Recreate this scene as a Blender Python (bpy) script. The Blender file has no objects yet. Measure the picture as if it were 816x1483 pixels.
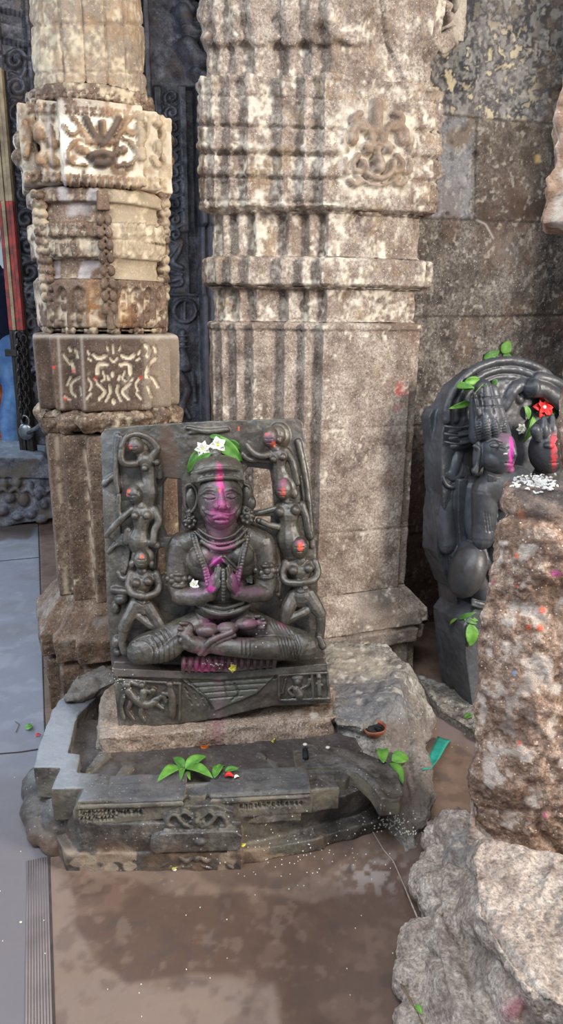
import bpy, bmesh, math, random
import numpy as np
from mathutils import Vector, Matrix
from mathutils.geometry import tessellate_polygon
random.seed(7); rng = np.random.default_rng(7)
SC = bpy.context.scene; COL = SC.collection
# ------------------------------------------------------------------ camera
W, H, F = 816.0, 1483.0, 1026.0
CX, CY = W/2, H/2
CAMH = 1.2
_d = np.array([-37.0, -3719.0, -1026.0]); _d /= np.linalg.norm(_d)
_f = np.array([0, 0, -1.0]); _y = _f - _f.dot(_d)*_d; _y /= np.linalg.norm(_y)
_z = -_d; _x = np.cross(_y, _z)
RCW = np.array([_x, _y, _z])            # camera -> world
CAM = np.array([0, 0, CAMH])
cam = bpy.data.cameras.new('camera'); camo = bpy.data.objects.new('camera', cam); COL.objects.link(camo)
cam.sensor_fit = 'VERTICAL'; cam.sensor_height = 36; cam.lens = 36*F/H; cam.clip_start = .02
M4 = Matrix([list(RCW[i])+[CAM[i]] for i in range(3)]+[[0, 0, 0, 1]])
camo.matrix_world = M4; SC.camera = camo
def ray(px, py):
    return RCW @ np.array([(px-CX)/F, -(py-CY)/F, -1.0])
def at_z(px, py, z):
    r = ray(px, py); return CAM + r*((z-CAMH)/r[2])
def at_y(px, py, y):
    r = ray(px, py); return CAM + r*(y/r[1])
def proj(P):
    q = (np.asarray(P)-CAM) @ RCW
    return CX+F*q[..., 0]/(-q[..., 2]), CY-F*q[..., 1]/(-q[..., 2])
class Frame:
    """a plane in the place; points given as (photo x, photo y, height off the plane in units s)"""
    def __init__(s, P, yaw, lean=0, unit=None):
        a = math.radians(yaw); l = math.radians(lean)
        s.P = np.array(P, float)
        s.u = np.array([math.cos(a), math.sin(a), 0])
        n0 = np.array([math.sin(a), -math.cos(a), 0])
        s.n = n0*math.cos(l)+np.array([0, 0, 1])*math.sin(l)
        s.v = np.cross(s.n, s.u)
        q = (s.P-CAM) @ RCW
        s.s = unit or (-q[2])/F
    def __call__(s, px, py, w=0.0):
        r = ray(px, py); t = (s.P+s.n*w*s.s-CAM).dot(s.n)/r.dot(s.n)
        return CAM+r*t
    def loc(s, P):
        q = np.asarray(P)-s.P
        return np.stack([q@s.u, q@s.v, q@s.n], -1)
# ------------------------------------------------------------------ noise
def _hash(ix, iy, iz, seed):
    h = (ix*374761393 + iy*668265263 + iz*2147483647 + seed*1274126177) & 0xffffffff
    h = ((h ^ (h >> 13))*1274126177) & 0xffffffff
    return ((h ^ (h >> 16)) & 0xffff)/65535.0
def vnoise(P, scale, seed=0):
    p = np.asarray(P)*scale + 1000.0; i = np.floor(p).astype(np.int64); f = p-i; f = f*f*(3-2*f)
    r = 0
    for dx in (0, 1):
        wx = f[..., 0] if dx else 1-f[..., 0]
        for dy in (0, 1):
            wy = f[..., 1] if dy else 1-f[..., 1]
            for dz in (0, 1):
                wz = f[..., 2] if dz else 1-f[..., 2]
                r = r + wx*wy*wz*_hash(i[..., 0]+dx, i[..., 1]+dy, i[..., 2]+dz, seed)
    return r*2-1
def fbm(P, scale, oct=3, seed=0, gain=.5):
    r = 0; a = 1
    for k in range(oct):
        r = r + a*vnoise(P, scale*2.03**k, seed+k*17); a *= gain
    return r
def sstep(a, b, x):
    t = np.clip((x-a)/(b-a+1e-12), 0, 1); return t*t*(3-2*t)
# ------------------------------------------------------------------ 2-D strokes in photo coordinates
def catmull(pts, n=6):
    pts = np.array(pts, float)
    if len(pts) < 3: 
        t = np.linspace(0, 1, n+1)[:, None]; return pts[0]*(1-t)+pts[-1]*t
    P = np.vstack([2*pts[0]-pts[1], pts, 2*pts[-1]-pts[-2]]); out = []
    for i in range(1, len(P)-2):
        for k in range(n):
            t = k/n
            out.append(.5*((2*P[i])+(-P[i-1]+P[i+1])*t+(2*P[i-1]-5*P[i]+4*P[i+1]-P[i+2])*t*t+(-P[i-1]+3*P[i]-3*P[i+1]+P[i+2])*t**3))
    out.append(P[-2]); return np.array(out)
def sdist(X, Y, pts):
    """distance to a polyline, and parameter along it 0..1"""
    d = np.full(X.shape, 1e9); tt = np.zeros(X.shape); n = len(pts)-1
    for i in range(n):
        ax, ay = pts[i][:2]; bx, by = pts[i+1][:2]; dx, dy = bx-ax, by-ay; L = dx*dx+dy*dy+1e-9
        t = np.clip(((X-ax)*dx+(Y-ay)*dy)/L, 0, 1)
        q = np.hypot(X-ax-t*dx, Y-ay-t*dy); m = q < d
        d = np.where(m, q, d); tt = np.where(m, (i+t)/n, tt)
    return d, tt
def strokes(X, Y, S, smooth=True):
    """S: list of (pts, radius, height); rounded ridges (height<0 = grooves); returns height field"""
    h = np.zeros(X.shape)
    for st in S:
        pts, r, a = st[:3]
        pts = catmull(pts, 4) if (smooth and len(pts) > 2) else np.array(pts, float)
        x0, y0 = pts[:, :2].min(0)-r*1.3; x1, y1 = pts[:, :2].max(0)+r*1.3
        m = (X > x0) & (X < x1) & (Y > y0) & (Y < y1)
        if not m.any(): continue
        d, t = sdist(X[m], Y[m], pts)
        p = a*np.sqrt(np.clip(1-(d/r)**2, 0, 1))
        hm = h[m]
        h[m] = np.where(a > 0, np.maximum(hm, p), np.where(p < 0, np.minimum(hm, 0)+p, hm)) if a > 0 else hm+p
    return h
def spiral(cx, cy, r, turns=1.5, a0=0, sgn=1, sx=1, sy=1, n=14):
    return [(cx+sx*r*(1-.8*k/n)*math.cos(a0+sgn*turns*2*math.pi*k/n), cy+sy*r*(1-.8*k/n)*math.sin(a0+sgn*turns*2*math.pi*k/n)) for k in range(n+1)]
def inpoly(X, Y, poly):
    r = np.zeros(X.shape, bool); n = len(poly); j = n-1
    for i in range(n):
        xi, yi = poly[i]; xj, yj = poly[j]
        c = ((yi > Y) != (yj > Y)) & (X < (xj-xi)*(Y-yi)/(yj-yi+1e-12)+xi)
        r ^= c; j = i
    return r
# ------------------------------------------------------------------ mesh helpers
class MB:
    def __init__(s): s.v = []; s.f = []; s.n = 0
    def add(s, V, Fc):
        V = np.asarray(V, float); s.v.append(V); s.f += [tuple(i+s.n for i in f) for f in Fc]; s.n += len(V)
    def sphere(s, C, R, axes=None, nu=20, nv=12):
        """R scalar or 3; axes 3x3 rows"""
        R = np.array([R]*3 if np.isscalar(R) else R, float)
        if nu == 20 and R.max() > .022: nu, nv = 44, 26
        A = np.eye(3) if axes is None else np.array(axes)
        V = [np.array([0, 0, 1.])]; 
        for j in range(1, nv):
            for i in range(nu):
                a = math.pi*j/nv; b = 2*math.pi*i/nu; V.append(np.array([math.sin(a)*math.cos(b), math.sin(a)*math.sin(b), math.cos(a)]))
        V.append(np.array([0, 0, -1.])); V = (np.array(V)*R)@A+np.array(C)
        Fc = [(0, 1+i, 1+(i+1) % nu) for i in range(nu)]
        for j in range(nv-2):
            for i in range(nu):
                a = 1+j*nu; Fc.append((a+i, a+nu+i, a+nu+(i+1) % nu, a+(i+1) % nu))
        l = len(V)-1; a = 1+(nv-2)*nu; Fc += [(a+i, l, a+(i+1) % nu) for i in range(nu)]
        s.add(V, Fc)
    def tube(s, pts, rad, n=10, caps=True, flat=None, nrm=None):
        """pts Nx3, rad N; flat: squash factor along nrm"""
        pts = np.asarray(pts, float); N = len(pts); rad = np.ones(N)*rad if np.isscalar(rad) else np.asarray(rad)
        n = n if n < 18 or rad.max() < .015 else 32
        T = np.gradient(pts, axis=0); T /= np.linalg.norm(T, axis=1)[:, None]+1e-12
        a = np.array([0, 0, 1.]) if abs(T[0][2]) < .9 else np.array([1., 0, 0])
        if nrm is not None: a = np.array(nrm)
        V = []
        for i in range(N):
            b = a-a.dot(T[i])*T[i]; b /= np.linalg.norm(b)+1e-12; c = np.cross(T[i], b)
            if nrm is None: a = b
            fl = 1 if flat is None else flat
            for k in range(n):
                t = 2*math.pi*k/n; V.append(pts[i]+rad[i]*(b*fl*math.cos(t)+c*math.sin(t)))
        Fc = [(i*n+k, i*n+(k+1) % n, (i+1)*n+(k+1) % n, (i+1)*n+k) for i in range(N-1) for k in range(n)]
        V.append(pts[0]-T[0]*rad[0]*.5*(1 if caps else 0)); V.append(pts[-1]+T[-1]*rad[-1]*.5*(1 if caps else 0))
        L = N*n; Fc += [(L, (k+1) % n, k) for k in range(n)]+[(L+1, (N-1)*n+k, (N-1)*n+(k+1) % n) for k in range(n)]
        s.add(V, Fc)
    def prism(s, fr, poly, w0, w1, holes=()):
        """polygon in photo coords on frame fr between heights w0<w1 (holes allowed)"""
        loops = [list(poly)]+[list(h) for h in holes]
        flat = [p for l in loops for p in l]
        q = [[Vector((*p, 0)) for p in l] for l in loops]
        tri = tessellate_polygon(q); n = len(flat)
        A = [fr(x, y, w1) for x, y in flat]; c0 = fr.n*(w0-w1)*fr.s
        B = [p+c0 for p in A]
        s.add(A+B, fix_prism(tri, loops, n))
    def slab(s, poly, z0, z1, top=None):
        """horizontal prism from world xy polygon"""
        if top and len(top) != len(poly): poly, top = resamp(poly), resamp(top)
        n = len(poly); q = [[Vector((p[0], p[1], 0)) for p in poly]]; tri = tessellate_polygon(q)
        tp = top or poly
        A = [(p[0], p[1], z1) for p in tp]; B = [(p[0], p[1], z0) for p in poly]
        s.add(A+B, fix_prism(tri, [poly], n))
    def box(s, c, h, yaw=0):
        ca, sa = math.cos(yaw), math.sin(yaw); V = []
        for z in (-1, 1):
            for x, y in ((-1, -1), (1, -1), (1, 1), (-1, 1)):
                X, Y = x*h[0], y*h[1]; V.append((c[0]+X*ca-Y*sa, c[1]+X*sa+Y*ca, c[2]+z*h[2]))
        s.add(V, [(3, 2, 1, 0), (4, 5, 6, 7), (0, 1, 5, 4), (1, 2, 6, 5), (2, 3, 7, 6), (3, 0, 4, 7)])
    def arrays(s): return np.vstack(s.v), s.f
def resamp(poly, n=60):
    P = np.array([p[:2] for p in poly]+[poly[0][:2]], float); d = np.r_[0, np.cumsum(np.linalg.norm(np.diff(P, axis=0), axis=1))]
    c = P[:-1].mean(0); t = np.arange(n)*d[-1]/n; Q = np.stack([np.interp(t, d, P[:, 0]), np.interp(t, d, P[:, 1])], 1)
    k = int(np.argmin(np.abs(np.arctan2(Q[:, 1]-c[1], Q[:, 0]-c[0])+2.2))); Q = np.roll(Q, -k, 0)
    a = np.sum(Q[:, 0]*np.roll(Q[:, 1], -1)-Q[:, 1]*np.roll(Q[:, 0], -1))
    if a < 0: Q = np.roll(Q[::-1], 1, 0)
    return [tuple(q) for q in Q]
def fix_prism(tri, loops, n):
    Fc = [tuple(t) for t in tri]+[tuple(n+i for i in reversed(t)) for t in tri]; o = 0
    for l in loops:
        m = len(l)
        Fc += [(o+i, o+(i+1) % m, n+o+(i+1) % m, n+o+i) for i in range(m)]; o += m
    return Fc
def to_mesh(name, V, Fc, fixn=True):
    me = bpy.data.meshes.new(name); me.from_pydata([tuple(map(float, v)) for v in V], [], [tuple(map(int, f)) for f in Fc]); me.update()
    if fixn:
        bm = bmesh.new(); bm.from_mesh(me); bmesh.ops.recalc_face_normals(bm, faces=bm.faces); bm.to_mesh(me); bm.free()
    return me
def grid_mesh(name, P, closed=False):
    """P: (rows, cols, 3)"""
    R, Cn = P.shape[:2]; me = bpy.data.meshes.new(name)
    idx = np.arange(R*Cn).reshape(R, Cn)
    if closed: idx = np.hstack([idx, idx[:, :1]])
    a = idx[:-1, :-1].ravel(); b = idx[:-1, 1:].ravel(); c = idx[1:, 1:].ravel(); d = idx[1:, :-1].ravel()
    Fc = np.stack([a, b, c, d], 1)
    me.vertices.add(R*Cn); me.vertices.foreach_set('co', P.reshape(-1).astype(np.float32))
    me.loops.add(Fc.size); me.loops.foreach_set('vertex_index', Fc.ravel().astype(np.int32))
    me.polygons.add(len(Fc)); me.polygons.foreach_set('loop_start', np.arange(0, Fc.size, 4, dtype=np.int32))
    me.polygons.foreach_set('loop_total', np.full(len(Fc), 4, dtype=np.int32)) if False else None
    me.update(calc_edges=True); return me
def getco(me):
    a = np.empty(len(me.vertices)*3, np.float32); me.vertices.foreach_get('co', a); return a.reshape(-1, 3).astype(float)
def getno(me):
    a = np.empty(len(me.vertices)*3, np.float32); me.vertex_normals.foreach_get('vector', a); return a.reshape(-1, 3).astype(float)
def setco(me, V): me.vertices.foreach_set('co', V.astype(np.float32).ravel()); me.update()
def paint(me, rgba):
    if 'Col' in me.color_attributes: at = me.color_attributes['Col']
    else: at = me.color_attributes.new('Col', 'FLOAT_COLOR', 'POINT')
    at.data.foreach_set('color', np.asarray(rgba, np.float32).ravel())
def smoothshade(me, ang=None):
    me.polygons.foreach_set('use_smooth', np.ones(len(me.polygons), bool)); me.update()
def remesh(mb, voxel, smooth=2, dec=None):
    V, Fc = mb.arrays(); me = to_mesh('tmp', V, Fc, True)
    o = bpy.data.objects.new('tmp', me); COL.objects.link(o)
    m = o.modifiers.new('r', 'REMESH'); m.mode = 'VOXEL'; m.voxel_size = voxel; m.adaptivity = 0
    if smooth: k = o.modifiers.new('s', 'SMOOTH'); k.factor = .5; k.iterations = smooth
    dg = bpy.context.evaluated_depsgraph_get(); dg.update()
    r = bpy.data.meshes.new_from_object(o.evaluated_get(dg)); bpy.data.objects.remove(o); bpy.data.meshes.remove(me)
    return r
def thing(name, loc, label, cat, group=None):
    o = bpy.data.objects.new(name, None); COL.objects.link(o); o.location = tuple(map(float, loc)); o.empty_display_size = .05
    o['label'] = label; o['category'] = cat
    if group: o['group'] = group
    return o
def root_of(o):
    p = Vector((0, 0, 0))
    while o is not None: p = p+o.location; o = o.parent
    return p
def link(name, me, mat, parent=None, label=None, cat=None, group=None, kind=None, smooth=True, loc=None):
    """mesh given in world coordinates"""
    me.name = name; me.materials.clear(); me.materials.append(mat)
    if smooth: smoothshade(me)
    o = bpy.data.objects.new(name, me); COL.objects.link(o)
    if parent is not None:
        o.parent = parent; me.transform(Matrix.Translation(-root_of(parent)))
    elif loc is not None:
        me.transform(Matrix.Translation(-Vector(tuple(map(float, loc))))); o.location = tuple(map(float, loc))
    for k, x in (('label', label), ('category', cat), ('group', group), ('kind', kind)):
        if x: o[k] = x
    return o
def bev(o, w=.003, seg=2, ang=35):
    b = o.modifiers.new('b', 'BEVEL'); b.width = w; b.segments = seg; b.limit_method = 'ANGLE'; b.angle_limit = math.radians(ang)
    return o
# ------------------------------------------------------------------ materials
def srgb(r, g, b):
    f = lambda c: (c/255/12.92 if c/255 <= .04045 else ((c/255+.055)/1.055)**2.4)
    return (f(r), f(g), f(b), 1)
def L(c): return srgb(*c)
def stone(name, cols, sc=6, fine=90, bump=.3, bumpd=.004, rough=.7, rvar=.15, spec=.5, speck=None, speck_amt=.0, speck_sc=220, grain=.25, stain=None, stain_sc=2.5, stain_amt=.5, bsc=60, coat=0):
    m = bpy.data.materials.new(name); m.use_nodes = True; nt = m.node_tree; N = nt.nodes; K = nt.links; N.clear()
    out = N.new('ShaderNodeOutputMaterial'); b = N.new('ShaderNodeBsdfPrincipled'); K.new(b.outputs[0], out.inputs[0])
    tc = N.new('ShaderNodeTexCoord')
    def noise(s, d=5, r=.6, off=0):
        n = N.new('ShaderNodeTexNoise'); n.inputs['Scale'].default_value = s; n.inputs['Detail'].default_value = d; n.inputs['Roughness'].default_value = r
        if off:
            mp = N.new('ShaderNodeMapping'); mp.inputs['Location'].default_value = (off, off*.7, off*1.3); K.new(tc.outputs['Object'], mp.inputs[0]); K.new(mp.outputs[0], n.inputs['Vector'])
        else: K.new(tc.outputs['Object'], n.inputs['Vector'])
        return n
    def mix(a, bb, fac, typ='MIX'):
        x = N.new('ShaderNodeMix'); x.data_type = 'RGBA'; x.blend_type = typ
        if isinstance(fac, float): x.inputs[0].default_value = fac
        else: K.new(fac, x.inputs[0])
        for i, q in ((6, a), (7, bb)):
            if isinstance(q, tuple): x.inputs[i].default_value = q
            else: K.new(q, x.inputs[i])
        return x.outputs[2]
    def ramp(src, p0, p1, c0=(0, 0, 0, 1), c1=(1, 1, 1, 1)):
        r = N.new('ShaderNodeValToRGB'); r.color_ramp.elements[0].position = p0; r.color_ramp.elements[1].position = p1
        r.color_ramp.elements[0].color = c0; r.color_ramp.elements[1].color = c1; K.new(src, r.inputs[0]); return r
    n1 = noise(sc, 6, .62)
    r = ramp(n1.outputs[0], .33, .67, L(cols[0]), L(cols[-1]))
    for i, c in enumerate(cols[1:-1]):
        e = r.color_ramp.elements.new(.33+.34*(i+1)/(len(cols)-1)); e.color = L(c)
    col = r.outputs[0]
    nf = noise(fine, 4, .7, 3.1)
    g = ramp(nf.outputs[0], .3, .7, (1-grain*2,)*3+(1,), (1+grain,)*3+(1,)); col = mix(col, g.outputs[0], 1.0, 'MULTIPLY')
    if stain:
        ns = noise(stain_sc, 5, .6, 7.7); rs = ramp(ns.outputs[0], .5, .62); ms = N.new('ShaderNodeMath'); ms.operation = 'MULTIPLY'; K.new(rs.outputs[0], ms.inputs[0]); ms.inputs[1].default_value = stain_amt
        col = mix(col, L(stain), ms.outputs[0])
    if speck:
        v = N.new('ShaderNodeTexVoronoi'); v.inputs['Scale'].default_value = speck_sc; K.new(tc.outputs['Object'], v.inputs['Vector'])
        sv = N.new('ShaderNodeSeparateColor'); K.new(v.outputs['Color'], sv.inputs[0])
        rv = ramp(sv.outputs[0], 1-speck_amt, min(1, 1-speck_amt*.8)); dd = ramp(v.outputs['Distance'], .35, .5, (1, 1, 1, 1), (0, 0, 0, 1))
        mm = N.new('ShaderNodeMath'); mm.operation = 'MULTIPLY'; K.new(rv.outputs[0], mm.inputs[0]); K.new(dd.outputs[0], mm.inputs[1])
        col = mix(col, L(speck), mm.outputs[0])
    at = N.new('ShaderNodeAttribute'); at.attribute_name = 'Col'
    col = mix(col, at.outputs['Color'], at.outputs['Alpha'])
    K.new(col, b.inputs['Base Color'])
    rr = ramp(noise(sc*2.3, 4, .6, 5.5).outputs[0], .3, .7, (max(0, rough-rvar),)*3+(1,), (min(1, rough+rvar),)*3+(1,))
    mr = N.new('ShaderNodeMath'); mr.operation = 'MULTIPLY_ADD'; K.new(at.outputs['Alpha'], mr.inputs[0]); mr.inputs[1].default_value = .3; K.new(rr.outputs[0], mr.inputs[2]); mr.use_clamp = True
    K.new(mr.outputs[0], b.inputs['Roughness']); b.inputs['Specular IOR Level'].default_value = spec
    if coat: b.inputs['Coat Weight'].default_value = coat; b.inputs['Coat Roughness'].default_value = .25
    nb = noise(bsc, 8, .7, 1.7)
    ad = N.new('ShaderNodeMath'); ad.operation = 'ADD'; K.new(nb.outputs[0], ad.inputs[0])
    m2 = N.new('ShaderNodeMath'); m2.operation = 'MULTIPLY'; m2.inputs[1].default_value = .4; K.new(nf.outputs[0], m2.inputs[0]); K.new(m2.outputs[0], ad.inputs[1])
    bp = N.new('ShaderNodeBump'); bp.inputs['Strength'].default_value = bump; bp.inputs['Distance'].default_value = bumpd
    K.new(ad.outputs[0], bp.inputs['Height']); K.new(bp.outputs[0], b.inputs['Normal'])
    return m
def plain(name, c, rough=.6, c2=None, sc=30, metal=0, spec=.5, bump=.1, trans=0, coat=0, sss=0):
    m = bpy.data.materials.new(name); m.use_nodes = True; nt = m.node_tree; N = nt.nodes; K = nt.links; b = N['Principled BSDF']
    tc = N.new('ShaderNodeTexCoord'); n = N.new('ShaderNodeTexNoise'); n.inputs['Scale'].default_value = sc; n.inputs['Detail'].default_value = 4; K.new(tc.outputs['Object'], n.inputs['Vector'])
    r = N.new('ShaderNodeValToRGB'); r.color_ramp.elements[0].position = .35; r.color_ramp.elements[1].position = .65
    c2 = c2 or tuple(int(x*.75) for x in c); r.color_ramp.elements[0].color = L(c2); r.color_ramp.elements[1].color = L(c)
    K.new(n.outputs[0], r.inputs[0]); K.new(r.outputs[0], b.inputs['Base Color'])
    b.inputs['Roughness'].default_value = rough; b.inputs['Metallic'].default_value = metal; b.inputs['Specular IOR Level'].default_value = spec
    if sss: b.inputs['Subsurface Weight'].default_value = sss; b.inputs['Subsurface Scale'].default_value = .004
    bp = N.new('ShaderNodeBump'); bp.inputs['Strength'].default_value = bump; bp.inputs['Distance'].default_value = .002; K.new(n.outputs[0], bp.inputs['Height']); K.new(bp.outputs[0], b.inputs['Normal'])
    return m
# ------------------------------------------------------------------ materials of the place
M = {}
M['pilaster'] = stone('pinkish_trap_stone', [(110, 94, 84), (158, 142, 129), (192, 178, 164)], sc=13, fine=150, grain=.34, bump=.8, bumpd=.006, rough=.75, speck=(214, 204, 190), speck_amt=.035, speck_sc=330, stain=(112, 86, 68), stain_sc=5, stain_amt=.4, bsc=80)
M['pillar'] = stone('brown_pillar_stone', [(84, 66, 54), (120, 97, 79), (146, 122, 101)], sc=12, fine=160, grain=.4, bump=.7, bumpd=.005, rough=.62, speck=(200, 188, 170), speck_amt=.03, speck_sc=350, stain=(92, 62, 44), stain_sc=5, stain_amt=.4)
M['wall'] = stone('grey_ashlar', [(70, 64, 60), (112, 103, 96), (146, 138, 130)], sc=9, fine=110, grain=.42, bump=.9, bumpd=.009, rough=.78, speck=(184, 176, 164), speck_amt=.04, speck_sc=230, stain=(88, 68, 54), stain_sc=3.5, stain_amt=.5, bsc=50)
M['dark'] = stone('black_carved_stone', [(66, 66, 72), (102, 102, 110), (146, 146, 156)], sc=10, fine=90, grain=.3, bump=.3, rough=.42, rvar=.12, speck=(120, 120, 130), speck_amt=.03)
M['floor'] = stone('worn_stone_floor', [(112, 96, 86), (132, 116, 104), (150, 134, 122)], sc=5, fine=60, grain=.14, bump=.15, bumpd=.003, rough=.5, rvar=.15, speck=(180, 175, 170), speck_amt=.015, speck_sc=120)
def frameoff(fr, off): 
    g = Frame(fr.P+fr.n*off, 0); g.u, g.n, g.v, g.s = fr.u, fr.n, fr.v, fr.s; return g
def polymask(X, Y, poly, soft=8, P=None, nz=0, nsc=20, seed=3):
    d, _ = sdist(X, Y, list(poly)+[poly[0]]); ins = inpoly(X, Y, poly); sd = np.where(ins, d, -d)
    if nz: sd = sd+nz*fbm(P, nsc, 3, seed)
    return sstep(-soft, soft, sd)
def over(C, col, a):
    """paint col with strength a over RGBA array C"""
    c = np.array(L(col)[:3]); A = C[:, 3:4]; a = np.clip(a, 0, 1)[:, None]; na = a+A*(1-a)
    C[:, :3] = np.where(na > 1e-4, (c*a+C[:, :3]*A*(1-a))/np.maximum(na, 1e-4), C[:, :3]); C[:, 3:4] = na
    return C
# ------------------------------------------------------------------ lofted masonry
def offset_ring(plan, o, closed):
    P = np.array(plan, float); n = len(P); out = []
    for i in range(n):
        p = P[i]
        if closed: a, b = P[i-1], P[(i+1) % n]
        else: a, b = P[max(i-1, 0)], P[min(i+1, n-1)]
        d1 = p-a; d2 = b-p
        if np.linalg.norm(d1) < 1e-9: d1 = d2
        if np.linalg.norm(d2) < 1e-9: d2 = d1
        d1 /= np.linalg.norm(d1); d2 /= np.linalg.norm(d2)
        n1 = np.array([d1[1], -d1[0]]); n2 = np.array([d2[1], -d2[0]]); m = n1+n2
        out.append(p+o*m/max(.3, m.dot(n1)))
    return np.array(out)
def loft(plan, levels, org, yaw, ds=.005, dz=.005, closed=False):
    """plan: corner list (x right, y back) with outward normal on the right-hand side of travel; levels: (z, outset[, scale])"""
    a = math.radians(yaw); ux = np.array([math.cos(a), math.sin(a)]); uy = np.array([-math.sin(a), math.cos(a)])
    n = len(plan); segs = n if closed else n-1; base = offset_ring(plan, 0, closed)
    cnt = [max(2, int(round(np.linalg.norm(base[(i+1) % n]-base[i])/ds))) for i in range(segs)]
    zs = []
    for (z0, o0), (z1, o1) in zip(levels[:-1], levels[1:]):
        k = max(1, int(round(math.hypot(z1-z0, o1-o0)/dz))); zs += [(z0+(z1-z0)*i/k, o0+(o1-o0)*i/k) for i in range(k)]
    zs.append(levels[-1]); rows = []; sid = None
    cache = {}
    for z, o in zs:
        key = round(o, 5)
        if key not in cache:
            R = offset_ring(plan, o, closed); pts = []; ids = []
            for i in range(segs):
                p, q = R[i], R[(i+1) % n]
                for k in range(cnt[i]): pts.append(p+(q-p)*k/cnt[i]); ids.append(i)
            if not closed: pts.append(R[-1]); ids.append(segs-1)
            pts = np.array(pts); w = org[:2]+pts[:, :1]*ux+pts[:, 1:]*uy; cache[key] = (w, ids)
        w, ids = cache[key]; rows.append(np.hstack([w, np.full((len(w), 1), z)]))
    return np.array(rows), np.array(ids), np.array([o for _, o in zs])
def gnormal(P, closed=False):
    if closed: du = np.roll(P, -1, 1)-np.roll(P, 1, 1)
    else: du = np.gradient(P, axis=1)
    dv = np.gradient(P, axis=0); N = np.cross(du, dv); N /= np.linalg.norm(N, axis=2)[..., None]+1e-12
    return N
def smooth_grid(A, it=1, closed=False):
    for _ in range(it):
        B = np.pad(A, [(1, 1), (0, 0), (0, 0)], mode='edge'); A = .25*B[:-2]+.5*A+.25*B[2:]
        if closed: A = .25*np.roll(A, 1, 1)+.5*A+.25*np.roll(A, -1, 1)
        else: B = np.pad(A, [(0, 0), (1, 1), (0, 0)], mode='edge'); A = .25*B[:, :-2]+.5*A+.25*B[:, 2:]
    return A
def grid_obj(name, P, mat, parent, colfn=None, closed=False, kind=None, flip=False, keep=None, **kw):
    me = bpy.data.meshes.new(name); R, Cn = P.shape[:2]; idx = np.arange(R*Cn).reshape(R, Cn)
    if closed: idx = np.hstack([idx, idx[:, :1]])
    Fc = np.stack([idx[:-1, :-1].ravel(), idx[:-1, 1:].ravel(), idx[1:, 1:].ravel(), idx[1:, :-1].ravel()], 1)
    if flip: Fc = Fc[:, ::-1]
    if keep is not None: Fc = Fc[keep[:-1, :-1].ravel()]
    me.from_pydata(P.reshape(-1, 3).tolist(), [], Fc.tolist()); me.update()
    if colfn is not None:
        V = P.reshape(-1, 3); C = np.zeros((len(V), 4)); C = colfn(V, *proj(V), C); paint(me, C)
    return link(name, me, mat, parent, kind=kind, **kw)
# ------------------------------------------------------------------ the big wall pilaster
G20 = 20
PF = Frame((.42, 2.241, 0), G20)
def pu(px, w, y=550):          # grid coordinate of photo column px on the plane w metres behind the front
    fr = frameoff(PF, -w); fr.P = PF.P-PF.n*w; p = fr(px, y); q = p-PF.P; return q.dot(PF.u)
xs = [467, 441, 412, 367, 343, 322, 309]; dep = [0, .03, .055, .085, .112, .138, .162]
plan = [(pu(309, .162), .2)]
for k in range(6, 0, -1):
    u = pu(xs[k], dep[k]); plan += [(u, dep[k])] + [(pu(xs[k-1], dep[k-1]), dep[k])]
plan += [(pu(467, 0), 0), (pu(594, 0), 0), (pu(594, 0), .02), (pu(604, .02), .02), (pu(604, .02), .335)]
def pz(y, x=535): return PF(x, y)[2]
pil = thing('stone_pilaster', (PF.P[0]-.15, PF.P[1]+.1, 0), 'broad weathered pinkish-grey stone pilaster with stepped edges standing behind the dark carved stele', 'pilaster')
lime = (226, 216, 198)
KM = []   # demon-mask carving on the block face, mirrored about x=546
def mir(pts, c): return [(2*c-x, y) for x, y in pts]
cK = 546
kl = [([(546, 150), (545, 170), (544, 190)], 9, 7), ([(520, 165), (512, 172), (517, 186), (532, 188), (540, 200)], 6, 5.5), ([(506, 205), (508, 190), (520, 180), (533, 188), (538, 204)], 6, 6), ([(510, 210), (516, 200), (514, 190)], 4, 4),
      ([(530, 208), (538, 212), (545, 208)], 3.5, 5), ([(532, 217), (532, 219)], 7, 8), ([(524, 214), (532, 209), (541, 214)], 2.5, 5), ([(524, 236), (528, 250), (538, 258), (546, 260)], 5.5, 7), ([(518, 226), (510, 236), (512, 248)], 5, 4.5), ([(514, 248), (522, 250), (524, 244)], 5, 5),
      ([(506, 262), (514, 268), (522, 262), (516, 258)], 5, 4.5), ([(524, 262), (534, 268), (546, 270)], 3, 4), ([(500, 230), (498, 244), (504, 252)], 4, 3.5), ([(500, 190), (496, 205), (502, 218)], 4, 3)]
KM = kl+[(mir(p, cK), r, h) for p, r, h in kl if len(p) != 3 or p[0][0] != 546]+[([(546, 232), (548, 240), (546, 246)], 8, 9), ([(546, 216), (546, 230)], 5, 5)]
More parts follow.
